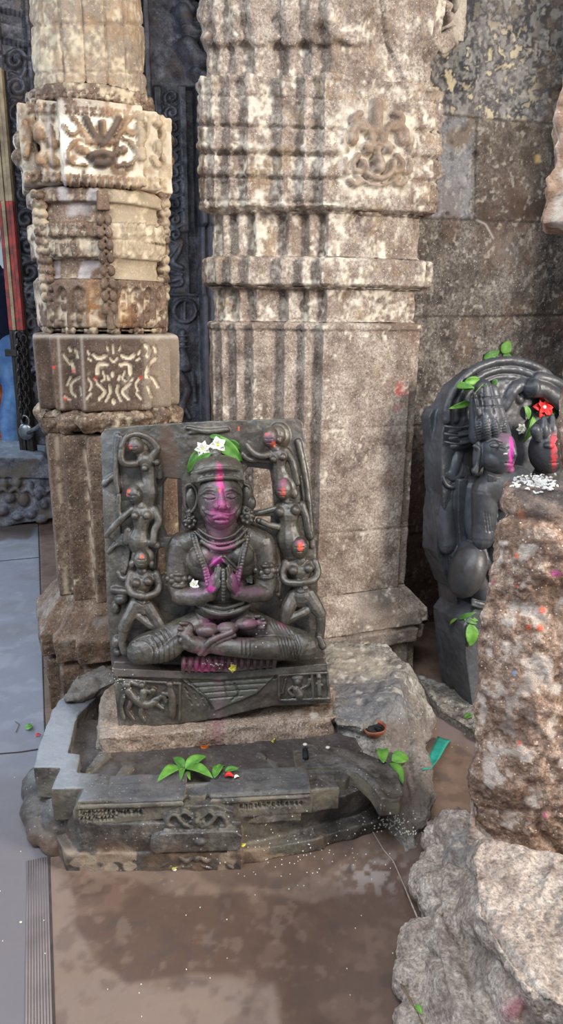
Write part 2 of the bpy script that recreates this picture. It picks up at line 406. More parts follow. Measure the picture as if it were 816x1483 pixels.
def pil_section(name, y0, y1, levels, nz=.0022, lim=.0, rough_nz=.0012, S=(), carve=None, sm=1, tone=None):
    lv = [(pz(y), o) for y, o in levels]; lv = [(lv[0][0], lv[0][1]-.025)]+lv+[(lv[-1][0], lv[-1][1]-.025)]
    P, ids, o = loft(plan, lv, PF.P, G20, ds=.0036, dz=.004)
    P = smooth_grid(P, sm) if sm > 1 else P
    N = gnormal(P); N = N if (N[:, :, 1].mean() < 0) else -N
    px, py = proj(P); h = np.zeros(P.shape[:2])
    h += nz*fbm(P, 18, 3, 5)+rough_nz*fbm(P, 90, 2, 9)
    fm = (ids == len(plan)-5)[None, :]&np.ones(P.shape[:2], bool)
    r = np.zeros(P.shape[:2])
    if S: r = strokes(px, py, S)*.0034*fm; 
    if carve is not None: h = h+carve(px, py, P, ids)
    P = P+N*(h+r)[..., None]
    def cf(V, X, Y, C):
        hh = r.ravel(); n1 = fbm(V, 14, 4, 21); n2 = fbm(V, 45, 3, 33)
        if tone: C = over(C, tone, sstep(-.2, .6, fbm(V, 7, 3, 4))*.55)
        C = over(C, (160, 132, 92), sstep(.35, .9, fbm(V, 22, 3, 77))*.4*min(1, lim*2))
        C = over(C, lime, sstep(.55-1.5*lim, 1.5-1.1*lim, .6*n1+.7*n2+.6*fbm(V, 110, 2, 35))*.8); C = over(C, (120, 100, 84), sstep(.2, .9, fbm(V, 70, 3, 36))*.5*min(1, lim*3))
        if S: C = over(C, (140, 118, 100), sstep(.006, .012, hh)*.7); C = over(C, lime, (sstep(.006, .0, hh)*polymask(X, Y, [(492, 148), (598, 160), (590, 285), (492, 280)], 6))*.45*sstep(-.5, .5, n2+.3))
        C = over(C, (196, 70, 66), sstep(.1, .6, n2)*np.exp(-((X-575)**2/300+(Y-570)**2/900))*.5)
        return C
    grid_obj(name, P, M['pilaster'], pil, cf)
pil_section('base', 0, 0, [(1010, .03), (985, .035), (936, .03), (930, .018), (928, .052), (910, .055), (905, .045), (902, .062), (884, .058), (868, .026), (856, .0)], nz=.003, lim=.05, tone=(112, 104, 98))
def joint(px, py, P, ids):
    g = np.zeros(px.shape)
    for a in ([(440, 776), (470, 773), (530, 769), (590, 764)], [(460, 622), (500, 621), (560, 618), (600, 616)]):
        d, _ = sdist(px, py, a); g -= .004*np.exp(-(d/1.6)**2)*(1 if a[0][1] > 700 else .5)
    return g
pil_section('shaft', 0, 0, [(856, 0), (480, 0), (477, .006), (470, .006), (467, -.012)], nz=.0022, lim=.02, rough_nz=.0016, carve=joint)
def smallcarve(px, py, P, ids):
    return .006*np.clip(vnoise(P, 55, 3), 0, 1)*(ids != len(plan)-5)[None, :]+.006*np.exp(-(((px-525)/9)**2+((py-440)/26)**2)**2)
pil_section('carved_neck', 0, 0, [(467, -.012), (464, -.018), (420, -.016), (417, .004)], nz=.003, lim=.5, carve=smallcarve, rough_nz=.002)
def diam(px, py, P, ids):
    u = (px-472)/24.0; v = (py-401-(px-470)*.01)/16.0
    d = np.abs((u % 1)-.5)*2+np.abs(v)
    return np.where((px > 472) & (px < 597), -.004*sstep(1.0, .5, d)*(np.abs(v) < .9), 0)+.003*vnoise(P, 60, 8)*(px < 466)
pil_section('band', 0, 0, [(417, .004), (414, .016), (412, .02), (378, .02), (375, .014), (373, -.008)], nz=.002, lim=.32, carve=diam)
def knob(px, py, P, ids):
    return .014*np.exp(-(((px-535)/15)**4+((py-322)/13)**4))+.006*np.exp(-(((px-535)/9)**4+((py-350)/22)**4))
pil_section('recessed_neck', 0, 0, [(373, -.008), (370, -.014), (311, -.014), (308, .0)], nz=.003, lim=.5, carve=knob, rough_nz=.002)
def blockcarve(px, py, P, ids):
    front = (ids == len(plan)-5)[None, :]
    yy = py-(px-300)*.035*((455-py)/330)
    g = np.zeros(px.shape)
    mask = np.where(front, sstep(502, 492, px)+sstep(588, 594, px), 1.0)
    for yc, w, a in ((181, 2.5, -.009), (212, 5.5, .009), (222, 2, -.007), (247, 6, .005), (256, 2, -.006), (290, 2, -.005), (137, 2, -.005)):
        g += a*np.exp(-((yy-yc)/w)**4)*mask
    g += .004*np.clip(fbm(P, 40, 2, 31), -1, 1)*(~front)
    return g
pil_section('carved_block', 0, 0, [(308, .0), (305, .016), (303, .022), (128, .022), (124, .026), (118, .026), (117, .014), (116, -.006)], nz=.0028, lim=.42, S=KM, carve=blockcarve, rough_nz=.002)
def upcarve(px, py, P, ids):
    g = .012*np.exp(-((py-22-6*np.sin(px/22))/13)**2)*sstep(540, 515, px)*(.6+.4*np.sin(px/9.))
    g += .010*np.exp(-((py-62+np.abs(((px-300) % 48)-24)*.35)/7)**2)*sstep(530, 500, px)
    d, _ = sdist(px, py, [(540, 0), (520, 40), (505, 62)]); g += .008*np.exp(-(d/6)**2)
    wedge = inpoly(px, py, [(545, -60), (610, -60), (612, 118), (585, 118), (560, 60)])
    return g*1.0+np.where(wedge, .01, 0)
pil_section('upper_shaft', 0, 0, [(116, -.006), (70, -.008), (58, .004), (40, .008), (-10, .014), (-70, .02)], nz=.005, lim=.3, carve=upcarve, rough_nz=.003, sm=2)
# ------------------------------------------------------------------ the carved pillar
PA = at_y(155, 540, 2.2); PA[2] = 0
PLF = Frame((PA[0]-.2*-math.sin(math.radians(G20)), PA[1]-.2*math.cos(math.radians(G20)), 0), G20)
def lz(y, x=160): return PLF(x, y)[2]
def stepped(A, B, Cc):
    q = [(A, -Cc), (A, -B), (B, -B), (B, -A), (Cc, -A)]
    r = []
    for k in range(4):
        c, s = [(1, 0), (0, 1), (-1, 0), (0, -1)][k]
        r += [(x*c-y*s, x*s+y*c) for x, y in q]
    return r                       # counter-clockwise seen from above, so the outside is on the right
def ngon(R, n, rot=0): return [(R*math.cos(2*math.pi*(k+rot)/n-math.pi/2), R*math.sin(2*math.pi*(k+rot)/n-math.pi/2)) for k in range(n)]
pl = thing('carved_pillar', (PA[0], PA[1], 0), 'tan and brown freestanding pillar left of the stele with demon mask, bead chain and scroll panel carvings', 'pillar')
cream = (232, 222, 200)
def pl_section(name, plan_, levels, S=(), Sneg=(), colfn=None, nz=.0015, rz=.0008, carve=None, sm=1, ds=.004, facing=True, rs=1.6, lim=.1):
    lv = [(lz(y), o) for y, o in levels]; lv = [(lv[0][0], lv[0][1]-.03)]+lv+[(lv[-1][0], lv[-1][1]-.03)]
    P, ids, o = loft(plan_, lv, PA, G20, ds=ds, dz=.004, closed=True)
    P = smooth_grid(P, sm, True); N = gnormal(P, True); cen = np.array([PA[0], PA[1]])
    if ((P[..., :2]-cen)*N[..., :2]).sum(-1).mean() < 0: N = -N
    px, py = proj(P); face = (N[..., 1] < .05)
    h = nz*fbm(P, 20, 3, 15)+rz*fbm(P, 90, 2, 19); r = np.zeros(px.shape); g = np.zeros(px.shape)
    if S: r = strokes(px, py, S)*.0019*rs*face
    if Sneg: g = strokes(px, py, [(a, b, -c) for a, b, c in Sneg])*.0019*face; g = np.maximum(g, -.012)
    if carve is not None: h = h+carve(px, py, P, ids, face)
    P = P+N*(h+r+g)[..., None]
    def cf(V, X, Y, C):
        n1 = fbm(V, 16, 4, 41); n2 = fbm(V, 50, 3, 43)
        C = over(C, (210, 194, 164), sstep(.5-1.3*lim, 1.4-lim, .6*n1+.6*n2+.6*fbm(V, 120, 2, 45))*.8)
        if colfn is not None: C = colfn(V, X, Y, C, r.ravel(), g.ravel(), n1, n2, face.ravel())
        return C
    return grid_obj(name, P, M['pillar'], pl, cf, closed=True)
SP = stepped(.088, .15, .19)
def basecarve(px, py, P, ids, face): return .006*np.clip(fbm(P, 14, 2, 3), -.6, .6)
pl_section('base', SP, [(1060, .06), (956, .055), (950, .03), (947, .07), (914, .072), (908, .055), (905, .05), (884, .02), (874, .0)], nz=.004, rz=.0012, carve=basecarve, sm=2, lim=.1,
           colfn=lambda V, X, Y, C, r, g, a, b, f: over(over(C, (150, 144, 138), sstep(.1, .5, a)*.5), (96, 70, 52), sstep(.1, .7, b)*.5))
def edgecol(V, X, Y, C, r, g, a, b, f):
    d = np.full(X.shape, 99.)
    for e in ([(80, 600), (97, 880)], [(121, 600), (139, 880)], [(92, 488), (95, 590)]):
        q, _ = sdist(X, Y, e); d = np.minimum(d, q)
    return over(C, (206, 186, 158), np.exp(-(d/4)**2)*sstep(-.6, .5, b)*.6*f)
pl_section('shaft', SP, [(874, 0), (636, 0), (632, -.004)], lim=-.15, colfn=edgecol)
def ledge(px, py, P, ids, face): return .014*fbm(P, 22, 3, 88)
pl_section('broken_ledge', SP, [(632, -.004), (628, .004), (620, .014), (606, .018), (600, .006), (596, .004)], carve=ledge, nz=.002, sm=2, lim=.25)
c0 = 163
curl = [([(136, 514), (143, 519), (153, 515)], 3.2, 4), ([(155, 528), (143, 528), (141, 541)], 3.4, 4), ([(142, 556), (152, 567), (144, 578)], 2.8, 4), ([(159, 558), (160, 568), (154, 581)], 2.4, 4), ([(128, 519), (132, 522)], 2.2, 3), ([(155, 502), (157, 508)], 1.8, 3), ([(149, 538), (152, 548), (147, 552)], 2, 3),
        ([(127, 508), (129, 513)], 2, 3), ([(128, 548), (133, 556), (130, 566)], 2.2, 3), ([(126, 577), (132, 570)], 2.4, 3), ([(137, 548), (140, 552)], 2, 3), ([(156, 544), (158, 550)], 2.5, 3)]
SN = curl+[(mir(p, c0+2), r, h) for p, r, h in curl]+[([(164, 500), (164, 511)], 2, 4), ([(160, 519), (165, 524), (170, 519)], 2, 3), ([(163, 540), (163, 544)], 3, 3), ([(165, 580), (165, 583)], 3.5, 4),
      ([(91, 512), (96, 520), (102, 528)], 2.4, 4), ([(100, 504), (102, 508)], 2.5, 3), ([(103, 524), (106, 532), (107, 538)], 3, 4), ([(97, 558), (102, 546)], 2.4, 3), ([(115, 546), (104, 554), (103, 566), (109, 573)], 2.6, 4), ([(109, 505), (112, 518)], 2.2, 4), ([(94, 574), (101, 579)], 2.5, 3), ([(115, 560), (117, 572)], 2, 3),
      ([(211, 500), (217, 507), (214, 515)], 3.5, 4), ([(224, 502), (226, 509)], 2.5, 4), ([(226, 519), (217, 528), (212, 540)], 3, 4), ([(212, 545), (222, 548), (229, 560)], 3, 4), ([(214, 560), (220, 575)], 2.5, 3)]
def lowcol(V, X, Y, C, r, g, a, b, f):
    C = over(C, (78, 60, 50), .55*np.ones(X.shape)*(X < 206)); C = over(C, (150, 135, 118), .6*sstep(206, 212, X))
    C = over(C, (218, 202, 176), sstep(-.0015, -.005, g)*f*.95); C = over(C, (200, 190, 176), np.exp(-((Y-487)/3)**2)*.5)
    for (x, y) in ((107, 537), (138, 548), (204, 547), (78, 532), (95, 577)): C = over(C, (224, 70, 50), np.exp(-(((X-x)/2.8)**2+((Y-y)/2.6)**2)**2)*.8)
    for e in ([(118, 488), (123, 592)], [(84, 486), (90, 590)]):
        q, _ = sdist(X, Y, e); C = over(C, (170, 158, 148), np.exp(-(q/2.2)**2)*.7)
    return C
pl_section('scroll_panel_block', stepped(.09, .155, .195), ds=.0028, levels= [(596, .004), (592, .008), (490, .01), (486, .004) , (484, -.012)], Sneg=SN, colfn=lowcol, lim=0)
R24 = ngon(.186, 24, .5)
def gapcarve(px, py, P, ids, face): return .006*np.sign(np.sin((px-60)/5.2))*(np.abs(np.sin((px-60)/10.4)) > .35)
pl_section('collar', R24, [(484, -.012), (480, -.004), (476, -.002)], carve=gapcarve, lim=.5)
pet = []
for x0, x1 in ((72, 83), (83, 101), (101, 128), (171, 187), (187, 204), (204, 221), (221, 236)):
    c = (x0+x1)/2; s = -(c-150)*.012
    pet += [([(x0+1, 472), (x0+1, 425), (c, 412)], 2.2, 3.4), ([(x1-1, 472), (x1-1, 425), (c, 412)], 2.2, 3.4), ([(c-.5, 440), (c+1.5, 448)], 3, 3), ([(c, 458), (c, 464)], 3, 3), ([(c, 427), (c, 432)], 2.5, 2.5)]
def petcol(V, X, Y, C, r, g, a, b, f):
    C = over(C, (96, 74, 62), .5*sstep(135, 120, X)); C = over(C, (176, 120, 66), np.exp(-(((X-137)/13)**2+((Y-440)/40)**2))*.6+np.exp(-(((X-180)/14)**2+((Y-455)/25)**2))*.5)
    return over(C, (214, 196, 170), sstep(.0045, .0, r)*(np.exp(-((Y-450)/26)**4))*sstep(-.1, .6, b)*.75*f)
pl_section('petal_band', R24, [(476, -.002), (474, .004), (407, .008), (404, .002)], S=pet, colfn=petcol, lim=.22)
# festoon band
fe = []
for k in range(12):
    if 4 <= k <= 5: continue
    x = 64+k*15.2
    fe += [([(x-5, 350), (x-4, 364), (x, 370), (x+4, 364), (x+5, 350)], 1.8, 3), ([(x, 350), (x, 362)], 1.6, 2.5)]
for k in range(15):
    x = 60+k*13
    if 138 < x < 165: continue
    fe += [([(x, 325), (x+6.5, 341)], 2.4, 2.6), ([(x+6.5, 325), (x, 341)], 2.4, 2.6)]
def bandcol(V, X, Y, C, r, g, a, b, f):
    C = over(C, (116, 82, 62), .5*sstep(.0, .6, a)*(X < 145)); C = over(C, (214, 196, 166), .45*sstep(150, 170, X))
    C = over(C, (224, 208, 182), sstep(.0036, .0, r)*((Y > 323) & (Y < 376))*.6*f*sstep(-.5, .3, b))
    C = over(C, (188, 180, 180), sstep(.15, .35, vnoise(V, 24, 71))*((Y < 318)|(Y > 378))*(X < 145)*.6)
    return C
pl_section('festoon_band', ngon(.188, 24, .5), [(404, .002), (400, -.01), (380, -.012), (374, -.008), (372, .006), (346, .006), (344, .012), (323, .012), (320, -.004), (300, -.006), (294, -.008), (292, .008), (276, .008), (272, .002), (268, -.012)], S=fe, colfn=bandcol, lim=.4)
# demon-mask block
dk = [([(124, 172), (133, 190), (147, 211)], 5.5, 6), ([(146, 178), (147, 196)], 4.5, 4.5), ([(136, 206), (137, 207)], 6.5, 7), ([(116, 188), (124, 196), (128, 208)], 4.5, 4.5), ([(118, 218), (124, 220)], 7, 5), ([(108, 208), (98, 222), (106, 238), (124, 240)], 3.4, 4), ([(92, 182), (104, 196), (116, 186), (106, 170)], 3.5, 3.5), ([(118, 202), (106, 206), (100, 216)], 3, 3.5)]
cm = 148
DK = dk+[(mir(p, cm), r, h) for p, r, h in dk]+[([(136, 226), (148, 223), (160, 227)], 7, 9), ([(140, 236), (150, 237), (156, 235)], 6, 8),
      ([(72, 182), (78, 200), (76, 222), (84, 238)], 3.5, 4), ([(50, 172), (58, 196), (52, 214), (62, 236)], 4.5, 5), ([(36, 178), (44, 200), (38, 226)], 5, 6), ([(74, 206), (78, 210)], 8, 6), ([(72, 226), (80, 236)], 8, 5), ([(60, 188), (66, 204)], 3, 3), 
      ([(200, 182), (204, 196), (202, 210)], 5, 4.5), ([(214, 180), (212, 196), (206, 204)], 3.5, 4), ([(204, 218), (204, 230)], 6, 4.5), ([(228, 178), (236, 196), (228, 212), (236, 232)], 5, 5), ([(222, 230), (228, 240)], 5, 4)]
for k in range(9):
    x = 96+k*12
    DK += [([(x, 154+k), (x+6, 163+k)], 2.6, 2.2), ([(x+6, 154+k), (x, 163+k)], 2.6, 2.2), ([(x, 254+k*.6), (x+6, 266+k*.6)], 2.8, 2.6), ([(x+6, 254+k*.6), (x, 266+k*.6)], 2.8, 2.6)]
for x, y in ((42, 257), (55, 256), (72, 256), (84, 256), (45, 157), (60, 156), (74, 157), (205, 170), (218, 172), (232, 174), (206, 262), (222, 264), (236, 266)): DK += [([(x-4, y-5), (x+4, y+6)], 2.8, 2.6), ([(x+4, y-5), (x-4, y+6)], 2.8, 2.6)]
def maskcol(V, X, Y, C, r, g, a, b, f):
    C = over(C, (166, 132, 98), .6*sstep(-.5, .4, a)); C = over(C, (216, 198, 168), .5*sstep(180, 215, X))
    C = over(C, (234, 224, 204), sstep(.0054, .001, r)*sstep(-.75, .0, b)*f*(.85*np.exp(-(((X-140)/62)**6+((Y-208)/44)**6))+.35))
    dkm = [([(124, 172), (133, 190), (147, 209)], 6), ([(172, 172), (163, 190), (149, 209)], 6), ([(146, 178), (147, 196)], 5), ([(134, 229), (148, 226), (162, 230)], 10), ([(141, 238), (148, 240), (155, 238)], 7)]
    for p, q in dkm:
        d, _ = sdist(X, Y, catmull(p, 4)); C = over(C, (84, 70, 62), sstep(q+1, q-2, d)*.85*f)
    for e in ([(70, 150), (76, 272)], [(90, 148), (94, 272)]):
        q, _ = sdist(X, Y, e); C = over(C, (188, 178, 176), np.exp(-(q/2)**2)*.7)
    return C
pl_section('mask_block', stepped(.095, .143, .19), [(268, -.012), (267, .004), (265, .01), (242, .007), (240, .009), (170, .009), (168, .011), (150, .011), (147, .007), (146, -.02)], S=DK, colfn=maskcol, lim=.3)
def ringcarve(px, py, P, ids, face): return np.where(((px/9.) % 1 < .5) & (py > 134), .005, 0.)
R16 = ngon(.152, 16, .5)
pl_section('ring_moulding', ngon(.158, 20, .5), [(146, -.0), (140, .018), (136, .018), (134, .01), (128, .014), (118, .014), (116, .0)], carve=ringcarve, lim=.35, ds=.004)
def facetcarve(px, py, P, ids, face):
    yaw = math.radians(G20); a = np.arctan2(P[..., 1]-PA[1], P[..., 0]-PA[0])-yaw+math.pi/2; k = (a/(2*math.pi)*16) % 1
    g = -.009*np.exp(-((k-.5)/.07)**2)
    for yc in (104, 34, -25): g -= .006*np.exp(-((py-yc-(px-130)**2*.0004)/2)**2)
    return g+.0025*np.clip(fbm(P, 60, 2, 2), -1, 1)
pl_section('fluted_upper_shaft', R16, [(116, .0), (-60, -.004)], carve=facetcarve, lim=.55, nz=.004, rz=.0022, ds=.003, colfn=lambda V, X, Y, C, r, g, a, b, f: over(over(C, (196, 182, 160), .3*np.ones(X.shape)), (150, 118, 88), sstep(.0, .8, fbm(V, 24, 3, 50))*.5))
# bead chain and side garlands (children of the pillar)
def F_pl(w): return frameoffP(PLF, w)
def frameoffP(fr, w):
    g = Frame(fr.P+fr.n*w, G20); g.s = fr.s; return g
ch = MB(); pf2 = frameoffP(PLF, .0)
for k in range(8):
    y = 318+k*18.5; x = 150.5+k*1.25
    for dx in (-6, 6): ch.sphere(pf2(x+dx, y, 3), (.0105, .009, .0145), (pf2.u, pf2.n, pf2.v))
    ch.sphere(pf2(x, y+9, 1), (.009, .006, .006), (pf2.u, pf2.n, pf2.v))
ch.sphere(pf2(160, 455, 1.5), (.010, .008, .02), (pf2.u, pf2.n, pf2.v)); ch.tube([pf2(159, 460, 1), pf2(162, 476, 0)], [.008, .012])
ch.prism(frameoffP(PLF, 0), [(141, 275), (156, 275), (160, 304), (141, 304)], -6, 5)
cme = remesh(ch, .0016, 2); V = getco(cme); cme_c = over(np.zeros((len(V), 4)), (112, 88, 70), sstep(-.5, .5, fbm(V, 40, 3, 5))*.6); paint(cme, cme_c)
link('bead_chain', cme, M['pillar'], pl)
for side, x0, x1, w in (('l', 50, 66, -45), ('r', 241, 240, -55)):
    g = MB()
    for k in range(12):
        y = 282+k*13.5; t = k/11; x = x0+(x1-x0)*t
        g.sphere(pf2(x, y, w), (.0125, .02, .0135), (pf2.u, pf2.n, pf2.v))
        g.sphere(pf2(x+(9 if side == 'l' else -9), y+2, w+3), (.016, .025, .013), (pf2.u, pf2.n, pf2.v))
    gm = remesh(g, .002, 3); V = getco(gm); V += getno(gm)*(.0015*fbm(V, 60, 2, 4))[:, None]; setco(gm, V)
    paint(gm, over(np.zeros((len(V), 4)), (206, 188, 158), sstep(-.3, .6, fbm(V, 30, 3, 6))*.6)); link('side_garland', gm, M['pillar'], pl)
vol = MB()
for (x, y, r) in ((30, 205, 10), (27, 228, 9), (38, 190, 7), (36, 240, 7)): vol.sphere(pf2(x, y, -70), (r*.0021, .03, r*.0024), (pf2.u, pf2.n, pf2.v))
for (x, y, r) in ((243, 205, 9), (245, 232, 9), (240, 218, 8)): vol.sphere(pf2(x, y, -78), (r*.0021, .03, r*.0024), (pf2.u, pf2.n, pf2.v))
vm = remesh(vol, .002, 3); V = getco(vm); V += getno(vm)*(.003*fbm(V, 50, 2, 4))[:, None]; setco(vm, V); paint(vm, over(np.zeros((len(V), 4)), (218, 204, 178), sstep(-.3, .6, fbm(V, 30, 3, 6))*.7)); link('side_volutes', vm, M['pillar'], pl)
# ------------------------------------------------------------------ wall behind on the right
WF = Frame(PF.P-PF.n*.34, G20)
def plane_grid(fr, x0, x1, y0, y1, step, pad=0):
    X = np.arange(x0, x1+step, step); Y = np.arange(y0, y1+step, step); XX, YY = np.meshgrid(X, Y)
    r = np.stack([(XX-CX)/F, -(YY-CY)/F, -np.ones(XX.shape)], -1) @ RCW.T
    t = (fr.P-CAM).dot(fr.n)/(r@fr.n); return CAM+r*t[..., None], XX, YY
P, X, Y = plane_grid(WF, 540, 900, -60, 1010, 1.5)
# joints of the courses
J = [[(540, 158), (640, 165), (700, 172), (816, 181), (900, 188)], [(540, 316), (650, 318), (816, 324), (900, 328)], [(540, 459), (690, 459), (816, 457), (900, 456)], [(540, 620), (900, 600)], [(540, 780), (900, 745)], [(690, 172), (688, 318)], [(702, 460), (698, 610)], [(640, 318), (640, 318)]]
bl = fbm(P, 9, 4, 51)*.005+fbm(P, 40, 3, 52)*.004+fbm(P, 110, 2, 58)*.0015; top = sstep(172, 160, Y-(X-640)*.09)
bl += top*np.clip(fbm(P, 26, 4, 53), -.3, 1)*.014
for j in J:
    d, _ = sdist(X, Y, j); bl -= .007*np.exp(-(d/1.8)**2)
for (x, y, r) in ((690, 223, 5), (648, 309, 3), (638, 322, 3), (760, 343, 3)): bl -= .02*np.exp(-(((X-x)/r)**2+((Y-y)/(r*.8))**2)**2)
P = P+WF.n*bl[..., None]
def wallcol(V, X, Y, C):
    a = fbm(V, 12, 4, 61); b = fbm(V, 34, 3, 62)
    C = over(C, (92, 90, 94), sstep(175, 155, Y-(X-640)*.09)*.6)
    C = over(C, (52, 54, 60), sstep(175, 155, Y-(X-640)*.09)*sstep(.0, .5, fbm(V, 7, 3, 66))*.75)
    tp = sstep(178, 160, Y-(X-640)*.09); c2 = fbm(V, 48, 3, 163)+.5*fbm(V*np.array([1, 1, .45]), 26, 3, 164); C = over(C, (176, 172, 166), tp*sstep(.0, .5, -c2)*.45); C = over(C, (206, 192, 160), tp*sstep(.3, .6, c2+.25*a)*.8*(sstep(800, 730, X)*.7+.3)*(.25+.75*sstep(20, 60, Y))); C = over(C, (84, 66, 54), tp*sstep(740, 800, X)*sstep(-.4, .5, b)*.6)
    C = over(C, (150, 152, 158), polymask(X, Y, [(626, 168), (686, 172), (684, 316), (622, 314)], 5, V, 3)*.5)
    C = over(C, (110, 92, 74), polymask(X, Y, [(650, 190), (684, 172), (684, 214), (662, 220), (640, 206)], 5, V, 8, 25)*.7)
    C = over(C, (86, 72, 60), polymask(X, Y, [(694, 176), (830, 180), (830, 315), (690, 316)], 6, V, 3)*.45)
    C = over(C, (60, 50, 42), sstep(.2, .7, a)*polymask(X, Y, [(694, 176), (830, 180), (830, 315), (690, 316)], 6)*.6)
    C = over(C, (200, 170, 110), np.exp(-(((X-779)/5)**4+((Y-230)/6)**4))*.8)
    C = over(C, (150, 146, 142), np.exp(-(((X-738)/20)**2+((Y-355)/22)**2))*.5)
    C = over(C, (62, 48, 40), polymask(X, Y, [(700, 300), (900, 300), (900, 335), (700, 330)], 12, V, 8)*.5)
    C = over(C, (112, 84, 68), sstep(.1, .7, fbm(V, 12, 3, 64))*.35*sstep(200, 330, Y)); C = over(C, (58, 52, 48), sstep(.1, .7, fbm(V, 55, 3, 165))*.5*(1-tp)); C = over(C, (176, 170, 160), sstep(.35, .8, fbm(V, 70, 3, 166))*.55)
    C = over(C, (92, 56, 44), sstep(640, 680, Y+14*b)*.5)  # reddish paint low on the wall, with niche shade painted into it
    for j in J[:6]:
        d, _ = sdist(X, Y, j); C = over(C, (58, 50, 44), np.exp(-(d/1.8)**2)*.6)
    for j in ([(715, 345), (704, 325), (690, 318)],): 
        d, _ = sdist(X, Y, j); C = over(C, (190, 184, 178), np.exp(-(d/1.5)**2)*.6)
    return C
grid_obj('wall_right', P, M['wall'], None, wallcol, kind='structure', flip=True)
# a loose carved scrap where the pilaster meets the wall, top
kb = MB()
for (x, y, rx, ry, w) in ((640, 12, 14, 8, 90), (625, 24, 9, 9, 95), (644, 28, 9, 7, 90), (655, 6, 8, 14, 80), (612, 6, 9, 7, 100), (636, -14, 20, 12, 90)):
    kb.sphere(WF(x, y, w), (rx*.0021, .04, ry*.0021), (WF.u, WF.n, WF.v))
for (a, b) in (((628, 60), (660, 42)), ((632, 68), (662, 50)), ((638, 74), (660, 60))): kb.tube([WF(a[0], a[1], 70), WF(b[0], b[1], 60)], [.012, .012])
kb.box(WF(640, 30, 35)+np.array([0, 0, 0]), (.05, .06, .07), math.radians(20)); kb.box(WF(625, -20, 40), (.05, .06, .07), math.radians(20))
km = remesh(kb, .003, 2); V = getco(km); V += getno(km)*(.004*fbm(V, 30, 3, 4))[:, None]; setco(km, V)
paint(km, over(np.zeros((len(V), 4)), (190, 180, 164), sstep(-.2, .5, fbm(V, 25, 3, 6))*.6)); link('corner_scroll_carving', km, M['pilaster'], pil)
# ------------------------------------------------------------------ dark carved doorway wall far behind
BF = Frame((-1.62, 4.45, 0), G20)
P, X, Y = plane_grid(BF, -70, 560, -50, 690, 1.3)
BK = (Y < 128) | (X > 4+(Y-130)*.086)
xr = 371+(X-371)*4160/(4460-Y)      # columns as they stand at row 300
h = np.zeros(X.shape); s = BF.s
sc = []
# left jamb: scroll column
for k in range(13):
    y = 90+k*38; sc += [(spiral(36+((y-300)*.065), y, 15, 1.3, .5+k*2.1, 1 if k % 2 else -1), 4, 9)]
    sc += [([(30+((y-300)*.065), y+18), (44+((y-300)*.065), y+22), (50+((y-300)*.065), y+12)], 4, 7)]
sc += [(spiral(52, 425, 20, 1.4, 1, 1), 4, 10), ([(46, 455), (52, 475), (48, 500)], 5, 9), ([(60, 540), (52, 560), (60, 585)], 5, 10), ([(66, 520), (58, 560)], 4, 8)]
# middle jamb: vine scroll strip, then creature, roundel and small figure
for k in range(10):
    y = 142+k*22; x = 252+((300-y)*-.028)
    sc += [(spiral(x, y, 10, 1.2, 2.5, 1), 2.6, 7), ([(x-9, y+8), (x+2, y+12), (x+10, y+9)], 2, 5)]
sc += [([(246, 372), (262, 350), (258, 366), (250, 380), (262, 388)], 4, 9), ([(244, 392), (262, 398)], 4, 7), ([(246, 408), (262, 404), (262, 412), (248, 414)], 3, 6), ([(243, 427), (286, 427)], 3, 5)]
sc += [([(267+16*math.cos(t), 450+16*math.sin(t)) for t in np.linspace(0, 6.28, 13)], 3.5, 8), ([(267, 436), (267, 464)], 3, 6)]
sc += [([(263, 482), (263, 512)], 6, 10), ([(257, 486+0), (269, 486)], 2, 12), ([(257, 494), (269, 494)], 2, 12), ([(257, 502), (270, 502)], 2, 12), ([(263, 515), (268, 530)], 9, 13), ([(256, 540), (270, 560), (264, 582), (258, 602)], 7, 12), ([(250, 545), (244, 575), (252, 600)], 3, 7), ([(266, 590), (274, 604)], 4, 8), ([(278, 540), (282, 580)], 4, 6)]
# grand bracket above
sc += [([(262, 20), (275, 52), (300, 48)], 13, 26), ([(268, 70), (285, 92), (312, 88)], 15, 30), ([(280, 108), (296, 116), (314, 108)], 10, 24), ([(262, 0), (285, -8), (310, 4)], 10, 22), ([(300, 20), (304, 60)], 12, 20), ([(262, 46), (310, 32)], 6, 24), ([(292, 62), (300, 84)], 8, 34), ([(264, 8), (275, 20)], 8, 22)]
h += strokes(X, Y, sc)*s
def band(a, b, hh, soft=1.2): return hh*s*sstep(a-soft, a+soft, xr)*sstep(b+soft, b-soft, xr)
rows = sstep(124, 128, Y)
h += band(14, 22, 10)+band(56, 62, 10)+band(205, 212, 14)+band(216, 224, 10)+band(228, 238, 8)*rows+band(262, 272, 10)*rows*(Y < 335)-band(273, 287, 14)*rows*(Y < 425)+band(289, 296, 8)*rows+band(300, 320, 18)
h += band(286, 303, 16)*sstep(225, 232, Y)*sstep(330, 324, Y)+band(286, 300, 10)*sstep(425, 430, Y)
lint = sstep(84, 80, Y-(X*.2)) ; zz = (Y-X*.2)
h += np.where(X < 66, lint*(18+10*np.sign(np.sin(zz/7.0)))*s, 0)
h += fbm(P, 16, 3, 3)*.006
P = P+BF.n*h[..., None]
def backcol(V, X, Y, C):
    C = over(C, (120, 116, 122), .35*(X > 200)*(Y < 130)*sstep(-.4, .6, fbm(V, 9, 3, 9)))
    C = over(C, (118, 92, 70), sstep(.3, .8, fbm(V, 14, 3, 10))*.35)
    C = over(C, (134, 130, 138), .6*sstep(288, 296, 371+(X-371)*4160/(4460-Y))*sstep(126, 130, Y)*(Y < 640))
    return C
grid_obj('wall_back', P, M['dark'], None, backcol, kind='structure', flip=True, keep=BK)
